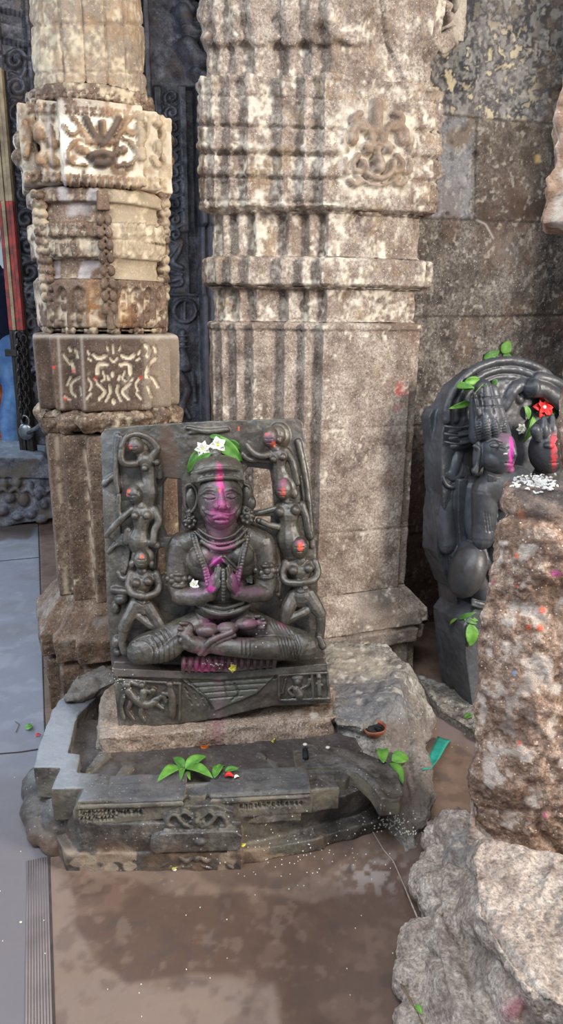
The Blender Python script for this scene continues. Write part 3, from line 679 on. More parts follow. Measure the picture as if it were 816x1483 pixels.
# ------------------------------------------------------------------ floor
gx = np.r_[np.arange(-3.2, -1.1, .014), np.arange(-1.1, .75, .0045), np.arange(.75, 2.4, .02)]; gy = .4*1.0052**np.arange(528); XX, YY = np.meshgrid(gx, gy)
P = np.stack([XX, YY, .0012*fbm(np.stack([XX, YY, XX*0], -1), 5, 3, 7)-.001], -1)
def floorcol(V, X, Y, C):
    ok = (V[:, 1] > .5)
    edge = 56+(Y-754)*.0302
    left = sstep(1.5, -1.5, X-edge)
    a = fbm(V, 5, 4, 71); b = fbm(V, 18, 3, 72)
    C = over(C, (124, 130, 143), left*.9); C = over(C, (160, 162, 172), left*sstep(.0, .7, b)*.3*sstep(1250, 1000, Y))
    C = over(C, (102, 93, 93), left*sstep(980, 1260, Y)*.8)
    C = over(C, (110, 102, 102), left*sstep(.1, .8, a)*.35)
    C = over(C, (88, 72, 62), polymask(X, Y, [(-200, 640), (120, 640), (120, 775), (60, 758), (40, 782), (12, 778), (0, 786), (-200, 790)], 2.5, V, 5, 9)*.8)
    R = 1-left
    C = over(C, (104, 83, 70), R*.85)
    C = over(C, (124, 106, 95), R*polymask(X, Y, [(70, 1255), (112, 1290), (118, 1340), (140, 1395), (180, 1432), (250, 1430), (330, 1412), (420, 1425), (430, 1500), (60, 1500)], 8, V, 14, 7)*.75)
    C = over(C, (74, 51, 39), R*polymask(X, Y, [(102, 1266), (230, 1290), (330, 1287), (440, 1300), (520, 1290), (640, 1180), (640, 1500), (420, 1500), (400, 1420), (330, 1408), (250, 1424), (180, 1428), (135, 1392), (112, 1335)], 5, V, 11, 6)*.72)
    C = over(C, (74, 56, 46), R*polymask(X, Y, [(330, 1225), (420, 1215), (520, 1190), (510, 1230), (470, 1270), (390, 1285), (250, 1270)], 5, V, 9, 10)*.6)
    C = over(C, (122, 98, 82), R*sstep(.25, .7, b)*.35*sstep(-.2, .4, a))
    C = over(C, (70, 60, 58), R*sstep(.5, .9, -b)*.5)
    C = over(C, (74, 56, 46), R*sstep(.1, .7, fbm(V, 26, 4, 173))*.4); C = over(C, (128, 106, 92), R*sstep(.3, .8, fbm(V, 38, 3, 174))*.35); C = over(C, (98, 80, 70), R*sstep(420, 560, X)*sstep(1180, 1260, Y)*.4)
    for (x, y, r) in ((505, 1260, 9), (325, 1308, 14), (170, 1372, 10), (560, 1420, 12)): C = over(C, (62, 50, 46), np.exp(-(((X-x)/r)**2+((Y-y)/r)**2)**2)*.45)
    C = over(C, (170, 158, 152), R*np.exp(-(((X-540)/50)**2+((Y-1265)/28)**2))*sstep(-.1, .4, fbm(V, 60, 3, 8))*.6)
    C = over(C, (112, 98, 96), polymask(X, Y, [(600, 985), (700, 1000), (760, 1060), (700, 1100), (640, 1060)], 6, V, 6)*.8)
    return C
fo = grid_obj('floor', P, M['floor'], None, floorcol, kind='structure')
# joints between slabs
M['dirt'] = plain('joint_dirt', (66, 58, 54), .9, bump=.2)
def strip(name, pts, w, hgt=.0022, mat='dirt', z=0):
    mb = MB(); q = [at_z(x, y, z) for x, y in pts]; mb.tube(q, w, 6, flat=.3, nrm=(0, 0, 1)); V, Fc = mb.arrays()
    return link(name, to_mesh(name, V, Fc), M[mat], None, kind='structure')
strip('floor_joint', [(78.5, 1490), (71, 1237), (62, 967), (54, 720)], .0028)
strip('floor_joint', [(-30, 1094), (30, 1089), (66, 1083)], .0026); strip('floor_joint', [(-30, 815), (57, 807)], .0026); strip('floor_joint', [(63, 967), (80, 964)], .0026)
# fluted edge strip in the tile floor, left foreground
mb = MB(); a0, a1 = at_z(72, 1240, 0), at_z(80, 1500, 0); d = (a1-a0); d /= np.linalg.norm(d); nrm = np.array([d[1], -d[0], 0]); 
if nrm[0] > 0: nrm = -nrm
for k in range(9):
    o = nrm*(.006+.0052*k); mb.tube([a0+o+[0, 0, -.0006], a1+o+[0, 0, -.0006]], .0024, 8, flat=.9, nrm=(0, 0, 1))
V, Fc = mb.arrays(); M['strip'] = plain('grey_rubber', (124, 113, 111), .6, (106, 97, 95), sc=12)
link('trim_1', to_mesh('trim_1', V, Fc), M['strip'], None, kind='structure')

# unseen slabs over the hall and beside the niche, added to block sky light
mb = MB(); mb.box((0, 3.9, 3.05), (4.5, 3.0, .06), 0); V, Fc = mb.arrays(); link('ceiling_blocker', to_mesh('ceiling_blocker', V, Fc), M['wall'], None, kind='structure', smooth=False)
u1 = WF(900, 300); mb = MB(); mb.box((u1[0]+.04, u1[1]-.35, 1.5), (.06, .5, 1.5), math.radians(20)); V, Fc = mb.arrays(); link('wall_side_blocker', to_mesh('wall_side_blocker', V, Fc), M['wall'], None, kind='structure', smooth=False)
# ------------------------------------------------------------------ seated deity stele
M['stele'] = stone('oiled_dark_schist', [(52, 47, 41), (82, 76, 67), (112, 105, 95)], sc=16, fine=170, grain=.26, bump=.4, bumpd=.004, rough=.36, rvar=.14, spec=.8, coat=.2, stain=(72, 54, 38), stain_sc=6, stain_amt=.45, bsc=120)
ST = Frame(at_z(320, 1048, .185), 5, 11)
def ell(mb, fr, x, y, w, rx, ry, rz, rot=0):
    """ellipsoid in photo units on a frame, rotated in the plane (degrees, clockwise in the photo)"""
    a = math.radians(rot); u = fr.u*math.cos(a)-fr.v*math.sin(a); v = fr.u*math.sin(a)+fr.v*math.cos(a)
    mb.sphere(fr(x, y, w), (rx*fr.s, ry*fr.s, rz*fr.s), (u, v, fr.n))
def limb(mb, fr, pts, n=6, k=18, flat=None):
    """pts: (x, y, w, r)"""
    q = catmull(pts, n); P3 = [fr(a[0], a[1], a[2]) for a in q]; mb.tube(P3, q[:, 3]*fr.s, k, flat=flat, nrm=fr.n if flat else None)
    for a in (q[0], q[-1]): 
        if not flat: mb.sphere(fr(a[0], a[1], a[2]), a[3]*fr.s, nu=10, nv=7)
def figfin(name, mb, fr, parent, mat, paints=(), vox=.0017, sm=2, grooves=(), noise=.0006, extra=None, label=None):
    me = remesh(mb, vox, sm); V = getco(me); N = getno(me); px, py = proj(V)
    d = noise*fbm(V, 60, 2, 12)
    fac = np.clip(N@fr.n, 0, 1)
    if grooves: d = d+strokes(px, py, grooves)*fr.s*fac
    V2 = V+N*d[:, None]; setco(me, V2)
    C = np.zeros((len(V), 4))
    nz = fbm(V, 120, 2, 5)*.5+fbm(V, 420, 1, 6)*.5
    for (x, y, rx, ry, col, a) in paints:
        q = ((px-x)/rx)**2+((py-y)/ry)**2
        C = over(C, col, a*.85*sstep(1.3, .3, q+1.1*nz)*(fac > .02))
    if extra: C = extra(C, V, px, py, fac, nz)
    paint(me, C); return link(name, me, mat, parent, label=label)
ste = thing('carved_stele', ST(320, 1048, -20), 'dark grey carved stele of a cross-legged praying figure with pink powder on its face', 'sculpture')
OUT = [(146, 628), (152, 621), (200, 616), (300, 610), (350, 608), (432, 606), (439, 612), (443, 640), (450, 690), (455, 740), (459, 820), (462, 880), (468, 925), (474, 965), (480, 1018), (440, 1021), (400, 1022), (370, 1027), (345, 1034), (320, 1040), (262, 1048), (220, 1053), (172, 1057), (167, 1010), (163, 975), (160, 940), (155, 880), (152, 800), (148, 700)]
hole1 = [(236, 700), (240, 692), (262, 694), (264, 720), (262, 765), (256, 776), (240, 778), (234, 760)]
hole2 = [(354, 684), (360, 676), (392, 680), (396, 700), (398, 735), (394, 741), (358, 740)]
hole3 = [(228, 796), (238, 792), (240, 830), (232, 838), (226, 826)]
hole4 = [(397, 790), (404, 786), (410, 830), (408, 870), (400, 862)]
hole5 = [(364, 748), (394, 748), (394, 770), (384, 764), (372, 760)]
sb = MB(); sb.prism(ST, OUT, -48, -16, [hole1, hole2, hole3, hole4, hole5])
# raised ledge under the seat and the front panel below
sb.prism(ST, [(164, 972), (320, 978), (474, 964), (480, 1018), (400, 1022), (370, 1027), (320, 1040), (262, 1048), (172, 1057)], -30, 4)
sb.prism(ST, [(162, 968), (318, 974), (474, 961), (475, 972), (320, 985), (165, 980)], -20, 12)
# worn raised triangle in the middle of the front panel
sb.prism(ST, [(262, 984), (400, 978), (372, 1005), (330, 1022), (312, 1030), (300, 1012)], 0, 8)
# left edge border and wavy cloud carving
limb(sb, ST, [(170, 632, -14, 5), (168, 670, -14, 4), (172, 712, -14, 4)]); limb(sb, ST, [(152, 700, -16, 5), (164, 690, -16, 4)])
for k in range(7): limb(sb, ST, [(150+k*3.2, 712+k*2, -16, 2.2), (154+k*3, 740, -15, 2.2), (156+k*3, 775+k*2, -15, 2)])
for k in range(6): limb(sb, ST, [(158+k*4, 800-k*5, -15, 2.4), (168+k*4, 790-k*3, -13, 2.6), (186, 790+k*4, -13, 2.2), (180, 812+k*4, -15, 2)])
limb(sb, ST, [(165, 855, -12, 6), (188, 858, -10, 5)]); ell(sb, ST, 176, 868, -12, 10, 8, 10); ell(sb, ST, 168, 880, -14, 6, 9, 7)
ell(sb, ST, 170, 930, -12, 8, 9, 9); ell(sb, ST, 171, 945, -14, 6, 6, 6)
limb(sb, ST, [(272, 620, -15, 3), (300, 625, -14, 4), (330, 622, -15, 3)]); limb(sb, ST, [(276, 627, -15, 2.5), (310, 622, -14, 2)])
# right border
limb(sb, ST, [(432, 640, -15, 5), (444, 700, -15, 5), (452, 790, -15, 5)]); ell(sb, ST, 404, 632, -16, 17, 20, 8)
for k in range(4): limb(sb, ST, [(436+k*3, 690+k*6, -15, 2), (444+k*2, 760, -14, 2)])
slabg = [([(272, 986), (300, 1012), (310, 1034)], 1.6, -2.5), ([(272, 990), (400, 982)], 1.5, -2), ([(284, 996), (385, 990)], 1.4, -2), ([(296, 1004), (372, 998)], 1.4, -2), ([(304, 1012), (352, 1008)], 1.3, -2), ([(340, 990), (346, 1004), (336, 1014)], 1.5, -2.5), ([(325, 988), (330, 1010)], 1.4, -2)]
for k in range(9): slabg.append(([(268+k*3.2, 996+(k % 3)*9), (272+k*3, 1002+(k % 3)*9)], 1.3, -1.6))
def slabcol(C, V, X, Y, f, nz):
    C = over(C, (84, 58, 40), polymask(X, Y, [(232, 616), (250, 618), (252, 640), (262, 660), (256, 690), (236, 696), (228, 660)], 3, V, 4, 30)*.8)  # brown shape beside the top left attendant, its cast shade painted on
    C = over(C, (100, 106, 108), polymask(X, Y, [(144, 626), (172, 622), (166, 680), (152, 720), (144, 700)], 5, V, 5, 30)*.45)
    C = over(C, (92, 96, 82), polymask(X, Y, [(266, 986), (400, 980), (372, 1004), (316, 1032), (300, 1012)], 4, V, 3, 30)*.5)
    C = over(C, (130, 96, 104), np.exp(-(((X-317)/9)**2))*sstep(975, 985, Y)*.45)
    C = over(C, (110, 94, 96), polymask(X, Y, [(140, 950), (262, 972), (262, 984), (160, 980)], 5)*.3)
    return C
figfin('back_slab', sb, ST, ste, M['stele'], paints=[(346, 621, 1.6, 3.2, (232, 90, 50), .9), (374, 976, 3, 3, (210, 200, 120), 0)], vox=.0019, sm=2, grooves=slabg, noise=.001, extra=slabcol)
# ---- main figure: one continuous body
b = MB()
ell(b, ST, 319, 722, 30, 31, 41, 30)                      # head
ell(b, ST, 319, 741, 34, 25, 24, 24); ell(b, ST, 319, 757, 38, 13, 9, 14)      # jaw, chin
ell(b, ST, 300, 738, 42, 10, 12, 10); ell(b, ST, 339, 738, 42, 10, 12, 10)     # cheeks
limb(b, ST, [(320, 711, 57, 4), (321, 724, 61, 5), (322, 732, 64, 6.2)]); ell(b, ST, 315, 734, 60, 4.6, 3.8, 5); ell(b, ST, 330, 734, 60, 4.6, 3.8, 5)
limb(b, ST, [(291, 716, 47, 2.2), (303, 709, 54, 2.6), (316, 713, 57, 2)]); limb(b, ST, [(348, 714, 47, 2.2), (336, 708, 54, 2.6), (325, 712, 57, 2)])
ell(b, ST, 303, 720, 50, 9, 5, 6, -4); ell(b, ST, 336, 719, 50, 9, 5, 6, 4)      # lids
limb(b, ST, [(311, 750, 56, 2.6), (320, 747.5, 59, 3.4), (330, 750, 56, 2.6)]); limb(b, ST, [(313, 755, 54, 2.6), (321, 756, 57, 3.6), (329, 755, 54, 2.6)])   # lips
limb(b, ST, [(298, 742, 51, 1.6), (309, 745, 57, 2), (320, 743, 59, 2.2), (331, 745, 57, 2), (341, 742, 51, 1.6)])  # moustache
limb(b, ST, [(321, 758, 8, 25), (321, 776, 10, 24), (321, 792, 8, 30)])                       # neck
ell(b, ST, 277, 722, 12, 10, 19, 10, -4); ell(b, ST, 357, 718, 12, 9, 19, 10, 5)
ell(b, ST, 320, 812, 6, 52, 36, 30); ell(b, ST, 298, 806, 14, 24, 22, 23); ell(b, ST, 344, 804, 14, 24, 22, 23)       # chest
limb(b, ST, [(266, 790, 2, 19), (290, 780, 2, 20), (320, 776, 2, 22), (352, 778, 2, 20), (378, 788, 2, 19)])  # shoulders
ell(b, ST, 320, 850, 2, 38, 34, 26); ell(b, ST, 322, 880, 4, 40, 16, 30)
limb(b, ST, [(264, 790, 0, 20), (260, 815, 2, 19), (259, 842, 6, 17), (262, 862, 12, 15)]); limb(b, ST, [(262, 863, 14, 14.5), (284, 864, 28, 12.5), (306, 860, 42, 9.5)])
limb(b, ST, [(378, 788, 0, 20), (383, 812, 2, 19), (385, 838, 6, 17), (384, 856, 12, 15)]); limb(b, ST, [(384, 858, 14, 14), (364, 860, 28, 12), (342, 858, 42, 9.5)])
# palms pressed together, four fingers and a thumb on each
for sx_ in (-1, 1):
    X = lambda d: 324+sx_*d
    limb(b, ST, [(X(17), 859, 42, 8), (X(13), 848, 48, 8.5), (X(11), 838, 50, 8)])
    for k, (dx, tip, w) in enumerate(((15, 830, 42), (12.5, 823, 47), (9.5, 819, 51), (6.5, 823, 54))):
        limb(b, ST, [(X(dx+1), 848, w, 2.9), (X(dx), 836, w+2, 2.7), (X(dx-2), tip, w+1, 2.1)])
    limb(b, ST, [(X(14), 856, 52, 3.4), (X(8), 850, 58, 3.2), (X(5), 842, 60, 2.4)])
# crossed legs
limb(b, ST, [(290, 905, 4, 22), (248, 925, 10, 22), (207, 941, 14, 21)]); limb(b, ST, [(352, 900, 4, 22), (398, 920, 10, 21), (441, 936, 14, 21)])
limb(b, ST, [(203, 943, 14, 19), (240, 944, 24, 14), (262, 930, 36, 11)])
limb(b, ST, [(442, 937, 14, 18), (400, 938, 30, 17), (350, 938, 38, 14), (308, 934, 38, 12)])      # near shin
limb(b, ST, [(300, 936, 38, 11), (278, 932, 40, 12), (268, 920, 38, 11), (272, 910, 36, 9)])
for (x, y, r) in ((262, 903, 3.2), (260, 911, 3.2), (259, 919, 3.4), (262, 928, 4), (270, 936, 5.5)): limb(b, ST, [(x+8, y, 42, r), (x, y, 46, r)])
ell(b, ST, 300, 912, 36, 17, 10, 14); ell(b, ST, 330, 910, 36, 15, 9, 13); ell(b, ST, 358, 903, 36, 16, 9, 13); ell(b, ST, 378, 900, 30, 10, 8, 12)
for (x, y) in ((376, 893), (382, 897), (385, 903), (382, 909)): limb(b, ST, [(x-6, y, 38, 2.8), (x, y, 42, 2.8)])
limb(b, ST, [(290, 946, 44, 4.5), (306, 928, 50, 4.5), (336, 915, 46, 4)]); limb(b, ST, [(296, 948, 42, 3.2), (312, 932, 48, 3.2), (340, 920, 44, 3)])
limb(b, ST, [(286, 876, 26, 3), (306, 886, 32, 4), (324, 889, 33, 4), (344, 885, 32, 4), (362, 876, 26, 3)]); limb(b, ST, [(296, 874, 30, 2.5), (324, 881, 35, 3), (352, 873, 30, 2.5)])
gr = []
for k in range(6): gr.append(([(386+k*3.4, 872), (392+k*4.2, 900), (404+k*4.6, 925), (410+k*4.4, 955)], 1.3, -2.4))
for k in range(5): gr.append(([(212+k*7, 926-k*4), (222+k*7, 942-k*3), (222+k*8, 962)], 1.2, -2)); gr.append(([(188+k*4, 932-k*2), (205+k*3, 926-k*1.5), (222, 934-k*2)], 1.1, -1.6))
for k in range(4): gr.append(([(420+k*4, 920), (426+k*4, 938), (420+k*4, 955)], 1.1, -1.6))
gr += [([(295, 722), (303, 724), (311, 722)], 1.2, -2.6), ([(329, 721), (337, 723), (345, 720)], 1.2, -2.6), ([(295, 717), (303, 715.5), (311, 718)], 1, -1.8), ([(329, 717), (337, 714.5), (345, 717)], 1, -1.8), ([(312, 752.5), (321, 752.8), (330, 752.5)], 1, -2.2), ([(293, 740), (304, 756), (320, 765), (336, 756), (346, 738)], 1.2, -1.5),
       ([(352, 923), (351, 950)], 1.4, -2.5), ([(358, 922), (357, 950)], 1.4, -2.5), ([(364, 922), (363, 950)], 1.2, -2), ([(318, 733), (316, 737)], 1, -1.6), ([(327, 733), (329, 737)], 1, -1.6), ([(262, 800), (258, 822)], 1, 0)]
pk = (196, 44, 140); pk2 = (150, 66, 118)
mp = [(320, 740, 24, 40, (146, 78, 112), .55), (322, 748, 20, 14, (168, 56, 124), .75), (322, 733, 10, 11, (190, 84, 140), .7), (320, 712, 6, 16, (176, 54, 130), .75), (318, 692, 6, 18, (214, 60, 140), .9), (319, 705, 5, 8, (226, 50, 150), .95), (318, 709, 3.5, 4, (236, 96, 50), .95),
      (320, 775, 16, 22, (150, 90, 116), .6), (316, 800, 18, 16, (150, 84, 116), .45), (314, 813, 9, 6, (190, 74, 156), .9), (308, 817, 7, 5, (190, 74, 156), .8), (302, 840, 8, 20, (176, 70, 140), .7), (343, 842, 8, 20, (166, 74, 136), .6), (306, 853, 6, 5, (214, 40, 160), .9), (284, 857, 14, 9, (140, 96, 120), .5), (366, 858, 20, 8, (140, 84, 118), .4),
      (330, 912, 62, 22, (124, 84, 96), .45), (310, 900, 20, 6, (176, 96, 140), .5), (300, 950, 30, 12, (150, 96, 110), .5), (366, 902, 16, 6, (170, 100, 134), .4), (320, 965, 44, 9, (120, 60, 80), .7), (410, 902, 8, 10, (200, 90, 130), .25)]
body = figfin('seated_figure', b, ST, ste, M['stele'], paints=mp, vox=.0016, sm=2, grooves=gr, noise=.0007)
# crown
c = MB(); c.prism(ST, [(277, 700), (276, 684), (300, 677), (330, 676), (352, 680), (354, 696), (336, 692), (300, 694)], 14, 46)
ell(c, ST, 316, 682, 24, 36, 22, 28); ell(c, ST, 312, 658, 24, 8, 8, 8); limb(c, ST, [(280, 686, 40, 3), (300, 680, 52, 3), (318, 678, 56, 3), (338, 679, 50, 3), (350, 682, 40, 3)]); limb(c, ST, [(279, 699, 38, 3), (298, 694, 50, 3), (318, 692, 55, 3), (338, 692, 49, 3), (351, 696, 38, 3)])
for k in range(9): ell(c, ST, 285+k*8, 689-abs(k-4)*-.5, 50-abs(k-4)**2*.7, 3, 3, 3)
figfin('crown', c, ST, body, M['stele'], paints=[(318, 686, 6, 16, (210, 66, 130), .9), (319, 694, 4, 6, (214, 60, 60), .6)], vox=.0015, sm=1)
# ear ornaments
for nm, pts in (('earring', [(275, 755, 14, 11, 11), (274, 741, 12, 7, 7)]), ('earring', [(358, 748, 14, 12, 12), (362, 728, 12, 9, 12), (354, 738, 12, 8, 8)])):
    e = MB()
    for (x, y, w, r, r2) in pts: ell(e, ST, x, y, w, r, r2, 9)
    x, y, w, r, r2 = pts[0]
    for k in range(8): ell(e, ST, x+r*.75*math.cos(k*.785), y+r*.75*math.sin(k*.785), w+6, 2.6, 2.6, 3)
    ell(e, ST, x, y, w+8, 4, 4, 4)
    figfin(nm, e, ST, body, M['stele'], vox=.0014, sm=1)
for pts in ([(268, 718, 18, 2.4), (270, 704, 20, 2.4), (279, 702, 22, 2.2), (286, 714, 22, 2.2), (284, 732, 20, 2.4), (276, 742, 18, 2.4), (269, 734, 18, 2.4)], [(353, 700, 20, 2.3), (361, 706, 18, 2.3), (364, 722, 16, 2.3), (360, 736, 16, 2.3)]):
    e = MB(); limb(e, ST, pts+[pts[0]] if len(pts) > 4 else pts); figfin('ear_rim', e, ST, body, M['stele'], vox=.0014, sm=1)
# necklaces and beaded sashes
def beads(mb, pts, r, sp=1.6, wr=1):
    q = catmull(pts, 12); d = np.r_[0, np.cumsum(np.linalg.norm(np.diff(q[:, :2], axis=0), axis=1))]; t = np.arange(0, d[-1], r*sp)
    for a in t: ell(mb, ST, np.interp(a, d, q[:, 0]), np.interp(a, d, q[:, 1]), np.interp(a, d, q[:, 2]), r, r, r*wr)
nk = MB()
beads(nk, [(283, 770, 24, 0), (300, 784, 36, 0), (320, 788, 40, 0), (342, 782, 36, 0), (358, 766, 24, 0)], 2.2); limb(nk, ST, [(288, 766, 24, 2), (304, 777, 35, 2.2), (321, 780, 38, 2.2), (338, 775, 35, 2), (352, 762, 24, 2)])
limb(nk, ST, [(292, 784, 32, 2.5), (308, 793, 39, 3), (322, 795, 41, 3), (338, 791, 38, 3), (354, 781, 30, 2.5)])
figfin('necklace', nk, ST, body, M['stele'], paints=[(319, 790, 22, 12, (170, 80, 130), .6)], vox=.0014, sm=1)
for pts in ([(279, 776, 20, 0), (286, 800, 34, 0), (296, 825, 38, 0), (301, 848, 40, 0)], [(360, 772, 18, 0), (355, 798, 34, 0), (350, 822, 38, 0), (344, 846, 40, 0)]):
    nk = MB(); beads(nk, pts, 3.1, 1.5); beads(nk, [(x+(5 if pts[0][0] < 300 else -5), y-1, w+1, 0) for x, y, w, _ in pts], 1.8, 1.7); figfin('beaded_sash', nk, ST, body, M['stele'], paints=[(302, 836, 9, 18, (180, 74, 140), .7), (345, 838, 9, 18, (170, 80, 136), .6)], vox=.0014, sm=1)
nk = MB(); limb(nk, ST, [(326, 806, 42, 2.2), (334, 814, 42, 2.2), (344, 824, 40, 2.2)]); limb(nk, ST, [(322, 810, 42, 2), (330, 818, 42, 2), (341, 828, 40, 2)]); limb(nk, ST, [(322, 806, 42, 2.5), (313, 812, 42, 3), (306, 820, 40, 3)])
figfin('sash_end', nk, ST, body, M['stele'], paints=[(313, 813, 11, 8, (210, 60, 166), .9)], vox=.0014, sm=1)
nk = MB(); beads(nk, [(324, 826, 58, 0), (324, 845, 62, 0), (324, 870, 52, 0)], 3.2, 1.45); figfin('hanging_beads', nk, ST, body, M['stele'], vox=.0014, sm=1)
for cx, cy, x0, x1 in ((258, 838, 241, 277), (387, 826, 368, 402)):
    nk = MB()
    for yy in (cy+9, cy-8): limb(nk, ST, [(x0, yy, 6, 2.6), ((x0+x1)/2, yy+2, 27, 2.8), (x1, yy, 8, 2.6)])
    ell(nk, ST, cx, cy, 22, 6, 6, 6)
    for k in range(7): ell(nk, ST, cx+9*math.cos(k*.9), cy+9*math.sin(k*.9), 20, 5, 5, 5)
    ell(nk, ST, x0+3, cy, 12, 5, 5, 5); ell(nk, ST, x1-2, cy, 12, 5, 5, 5)
    figfin('armlet', nk, ST, body, M['stele'], vox=.0014, sm=1)
# fringed seat
s_ = MB(); s_.prism(ST, [(262, 952), (402, 948), (400, 966), (330, 974), (262, 972)], -10, 22)
for k in range(15): limb(s_, ST, [(266+k*9.4, 953-k*.2, 22, 3.4), (266+k*9.4, 962-k*.2, 25, 3.6), (265+k*9.4, 974-k*.5, 18, 2.4)])
figfin('fringed_seat', s_, ST, ste, M['stele'], paints=[(300, 962, 50, 12, (128, 50, 84), .8), (296, 966, 16, 8, (180, 60, 120), .8), (350, 960, 60, 10, (96, 58, 64), .7)], vox=.0017, sm=1)
# ---- attendants, three up each side
def attendant(spec, paints, gr=(), name='attendant_figure'):
    m = MB()
    for a in spec:
        if isinstance(a[0], tuple): limb(m, ST, [(x, y, w, r*(1.12 if r < 9 else 1.08)) for x, y, w, r in a], n=4, k=10)
        else: ell(m, ST, *a)
    figfin(name, m, ST, ste, M['stele'], paints=paints, vox=.0015, sm=1, grooves=gr)
og = (236, 92, 48)
def face_gr(x, y, r): return [([(x-r*.55, y-.5), (x-r*.15, y)], .8, -1.4), ([(x+r*.15, y), (x+r*.55, y-.5)], .8, -1.4), ([(x-r*.3, y+r*.55), (x+r*.3, y+r*.55)], .8, -1.3)]
attendant([(197, 645, 2, 11, 13, 12, -20), (204, 650, -4, 12, 10, 9), ((200, 656, 0, 5), (208, 664, 0, 6)), (212, 668, -2, 14, 13, 12, 20), (210, 678, 9, 5, 5, 6), (228, 670, 8, 5, 5, 6),
           ((213, 672, -4, 12), (216, 692, -4, 9), (214, 712, -6, 14), (212, 735, -8, 12)), ((222, 660, 0, 6), (228, 650, 2, 5), (218, 636, 4, 4.5), (200, 629, 6, 4), (186, 632, 6, 4)), ((196, 672, 2, 5), (182, 672, 6, 5), (176, 662, 6, 4.5), (178, 646, 6, 4), (180, 636, 6, 3.5)),
           ((175, 634, 2, 4), (169, 660, -2, 3.5), (168, 690, -2, 3.5), (171, 714, -2, 3)), ((184, 633, 8, 3), (180, 640, 8, 3), (176, 648, 8, 3)), ((228, 672, -6, 6), (232, 690, -8, 5))], [(187, 648, 5, 5, og, .95), (190, 645, 8, 6, (130, 110, 130), .4)], face_gr(193, 648, 10))
attendant([(196, 716, 4, 12, 14, 12, -15), (205, 708, -2, 13, 12, 10, -20), (212, 722, -2, 6, 8, 6), ((200, 726, 0, 6), (206, 734, 0, 8)), (208, 744, -2, 18, 14, 12), (196, 747, 10, 6, 6, 7), (213, 746, 10, 6, 6, 7),
           ((205, 750, -3, 13), (204, 766, -3, 10), (202, 782, -5, 15), (206, 800, -8, 13)), ((192, 738, 0, 5.5), (178, 750, 2, 5), (166, 762, 0, 4), (154, 776, -4, 3.5)), ((223, 738, 0, 5.5), (230, 754, 2, 5), (224, 768, 2, 4.5), (222, 786, 4, 5)), ((218, 786, 2, 5), (228, 790, 2, 5)),
           ((173, 718, 2, 3.5), (172, 736, 2, 3.5), (174, 752, 2, 3)), ((186, 768, -4, 5), (184, 784, -4, 6))], [(182, 713, 6, 5, (130, 120, 150), .6), (186, 711, 3, 3, og, .9), (184, 717, 2.5, 2.5, og, .9)], face_gr(190, 718, 10))
attendant([(205, 810, 6, 11, 14, 12), (207, 806, -2, 16, 15, 9), (192, 817, -2, 5, 6, 5), (219, 817, -2, 5, 7, 5), ((205, 820, 2, 6), (206, 828, 2, 7)), (207, 838, -2, 20, 14, 12), (198, 844, 9, 7, 6.5, 8), (215, 842, 9, 7, 6.5, 8),
           ((207, 845, -2, 14), (207, 862, -2, 10), (206, 876, -4, 15)), ((191, 832, 0, 6), (187, 848, 4, 5.5), (193, 860, 10, 5), (206, 863, 14, 4.5)), ((226, 832, 0, 6), (231, 848, 4, 5.5), (226, 859, 10, 5), (212, 864, 14, 4.5)),
           ((198, 874, 0, 10), (186, 896, 4, 9), (180, 910, 4, 8)), ((180, 910, 4, 7), (178, 930, 2, 6), (182, 944, 0, 6)), ((214, 876, 0, 10), (226, 896, 6, 9), (234, 910, 6, 8)), ((232, 911, 6, 7), (214, 902, 6, 6), (202, 893, 4, 6)), ((190, 836, -8, 5), (178, 838, -8, 4), (172, 830, -10, 4)), ((204, 875, 8, 3), (208, 888, 8, 3))], [(206, 806, 4, 4, og, .9)], face_gr(205, 811, 10)+[([(198, 872), (207, 876), (216, 872)], 1, -1.5)])
attendant([(391, 633, 4, 11, 14, 12, 12), (402, 630, -2, 12, 14, 9), (404, 638, 2, 5, 5, 6), ((394, 645, 0, 6), (400, 652, 0, 7)), (404, 660, -2, 15, 13, 11), (396, 665, 8, 5, 5, 6), (410, 662, 8, 5, 5, 6),
           ((405, 664, -3, 11), (405, 678, -3, 9), (408, 692, -5, 12), (412, 708, -8, 11)), ((393, 657, 0, 5), (380, 661, 4, 5), (368, 656, 2, 4.5), (358, 644, -2, 3.5)), ((415, 653, 0, 5.5), (423, 668, 2, 5), (427, 684, 2, 4.5), (431, 700, 0, 4)), ((392, 668, -6, 4.5), (376, 667, -6, 4), (362, 666, -8, 4), (352, 658, -10, 4))], [(387, 629, 4, 3, og, .8), (396, 643, 4, 5, og, .9), (391, 636, 9, 11, (124, 84, 108), .5)], face_gr(390, 636, 10))
attendant([(410, 708, 6, 13, 16, 13), (414, 706, -2, 16, 17, 9), (426, 714, -2, 6, 9, 6), ((412, 722, 0, 7), (416, 730, 0, 8)), (418, 738, -2, 21, 14, 12), (405, 741, 9, 7.5, 7, 8), (428, 739, 9, 7.5, 7, 8),
           ((418, 746, -3, 15), (418, 762, -3, 12), (420, 780, -5, 18), (424, 800, -8, 16)), ((437, 732, 0, 6), (443, 748, 2, 5.5), (446, 764, 2, 5), (450, 778, 0, 4.5)), ((398, 737, 0, 4), (384, 741, 0, 3.5), (366, 745, -2, 3.5)), ((403, 763, 0, 4.5), (388, 760, 0, 4), (374, 754, -2, 4)), ((388, 760, 2, 4), (380, 756, 2, 4))], [(411, 700, 5, 7, (170, 40, 96), .7), (410, 712, 4.5, 8, og, .95), (409, 705, 9, 12, (130, 90, 110), .5)], face_gr(409, 712, 12)+[([(402, 724), (416, 730), (430, 724)], 1.2, -1.5)])
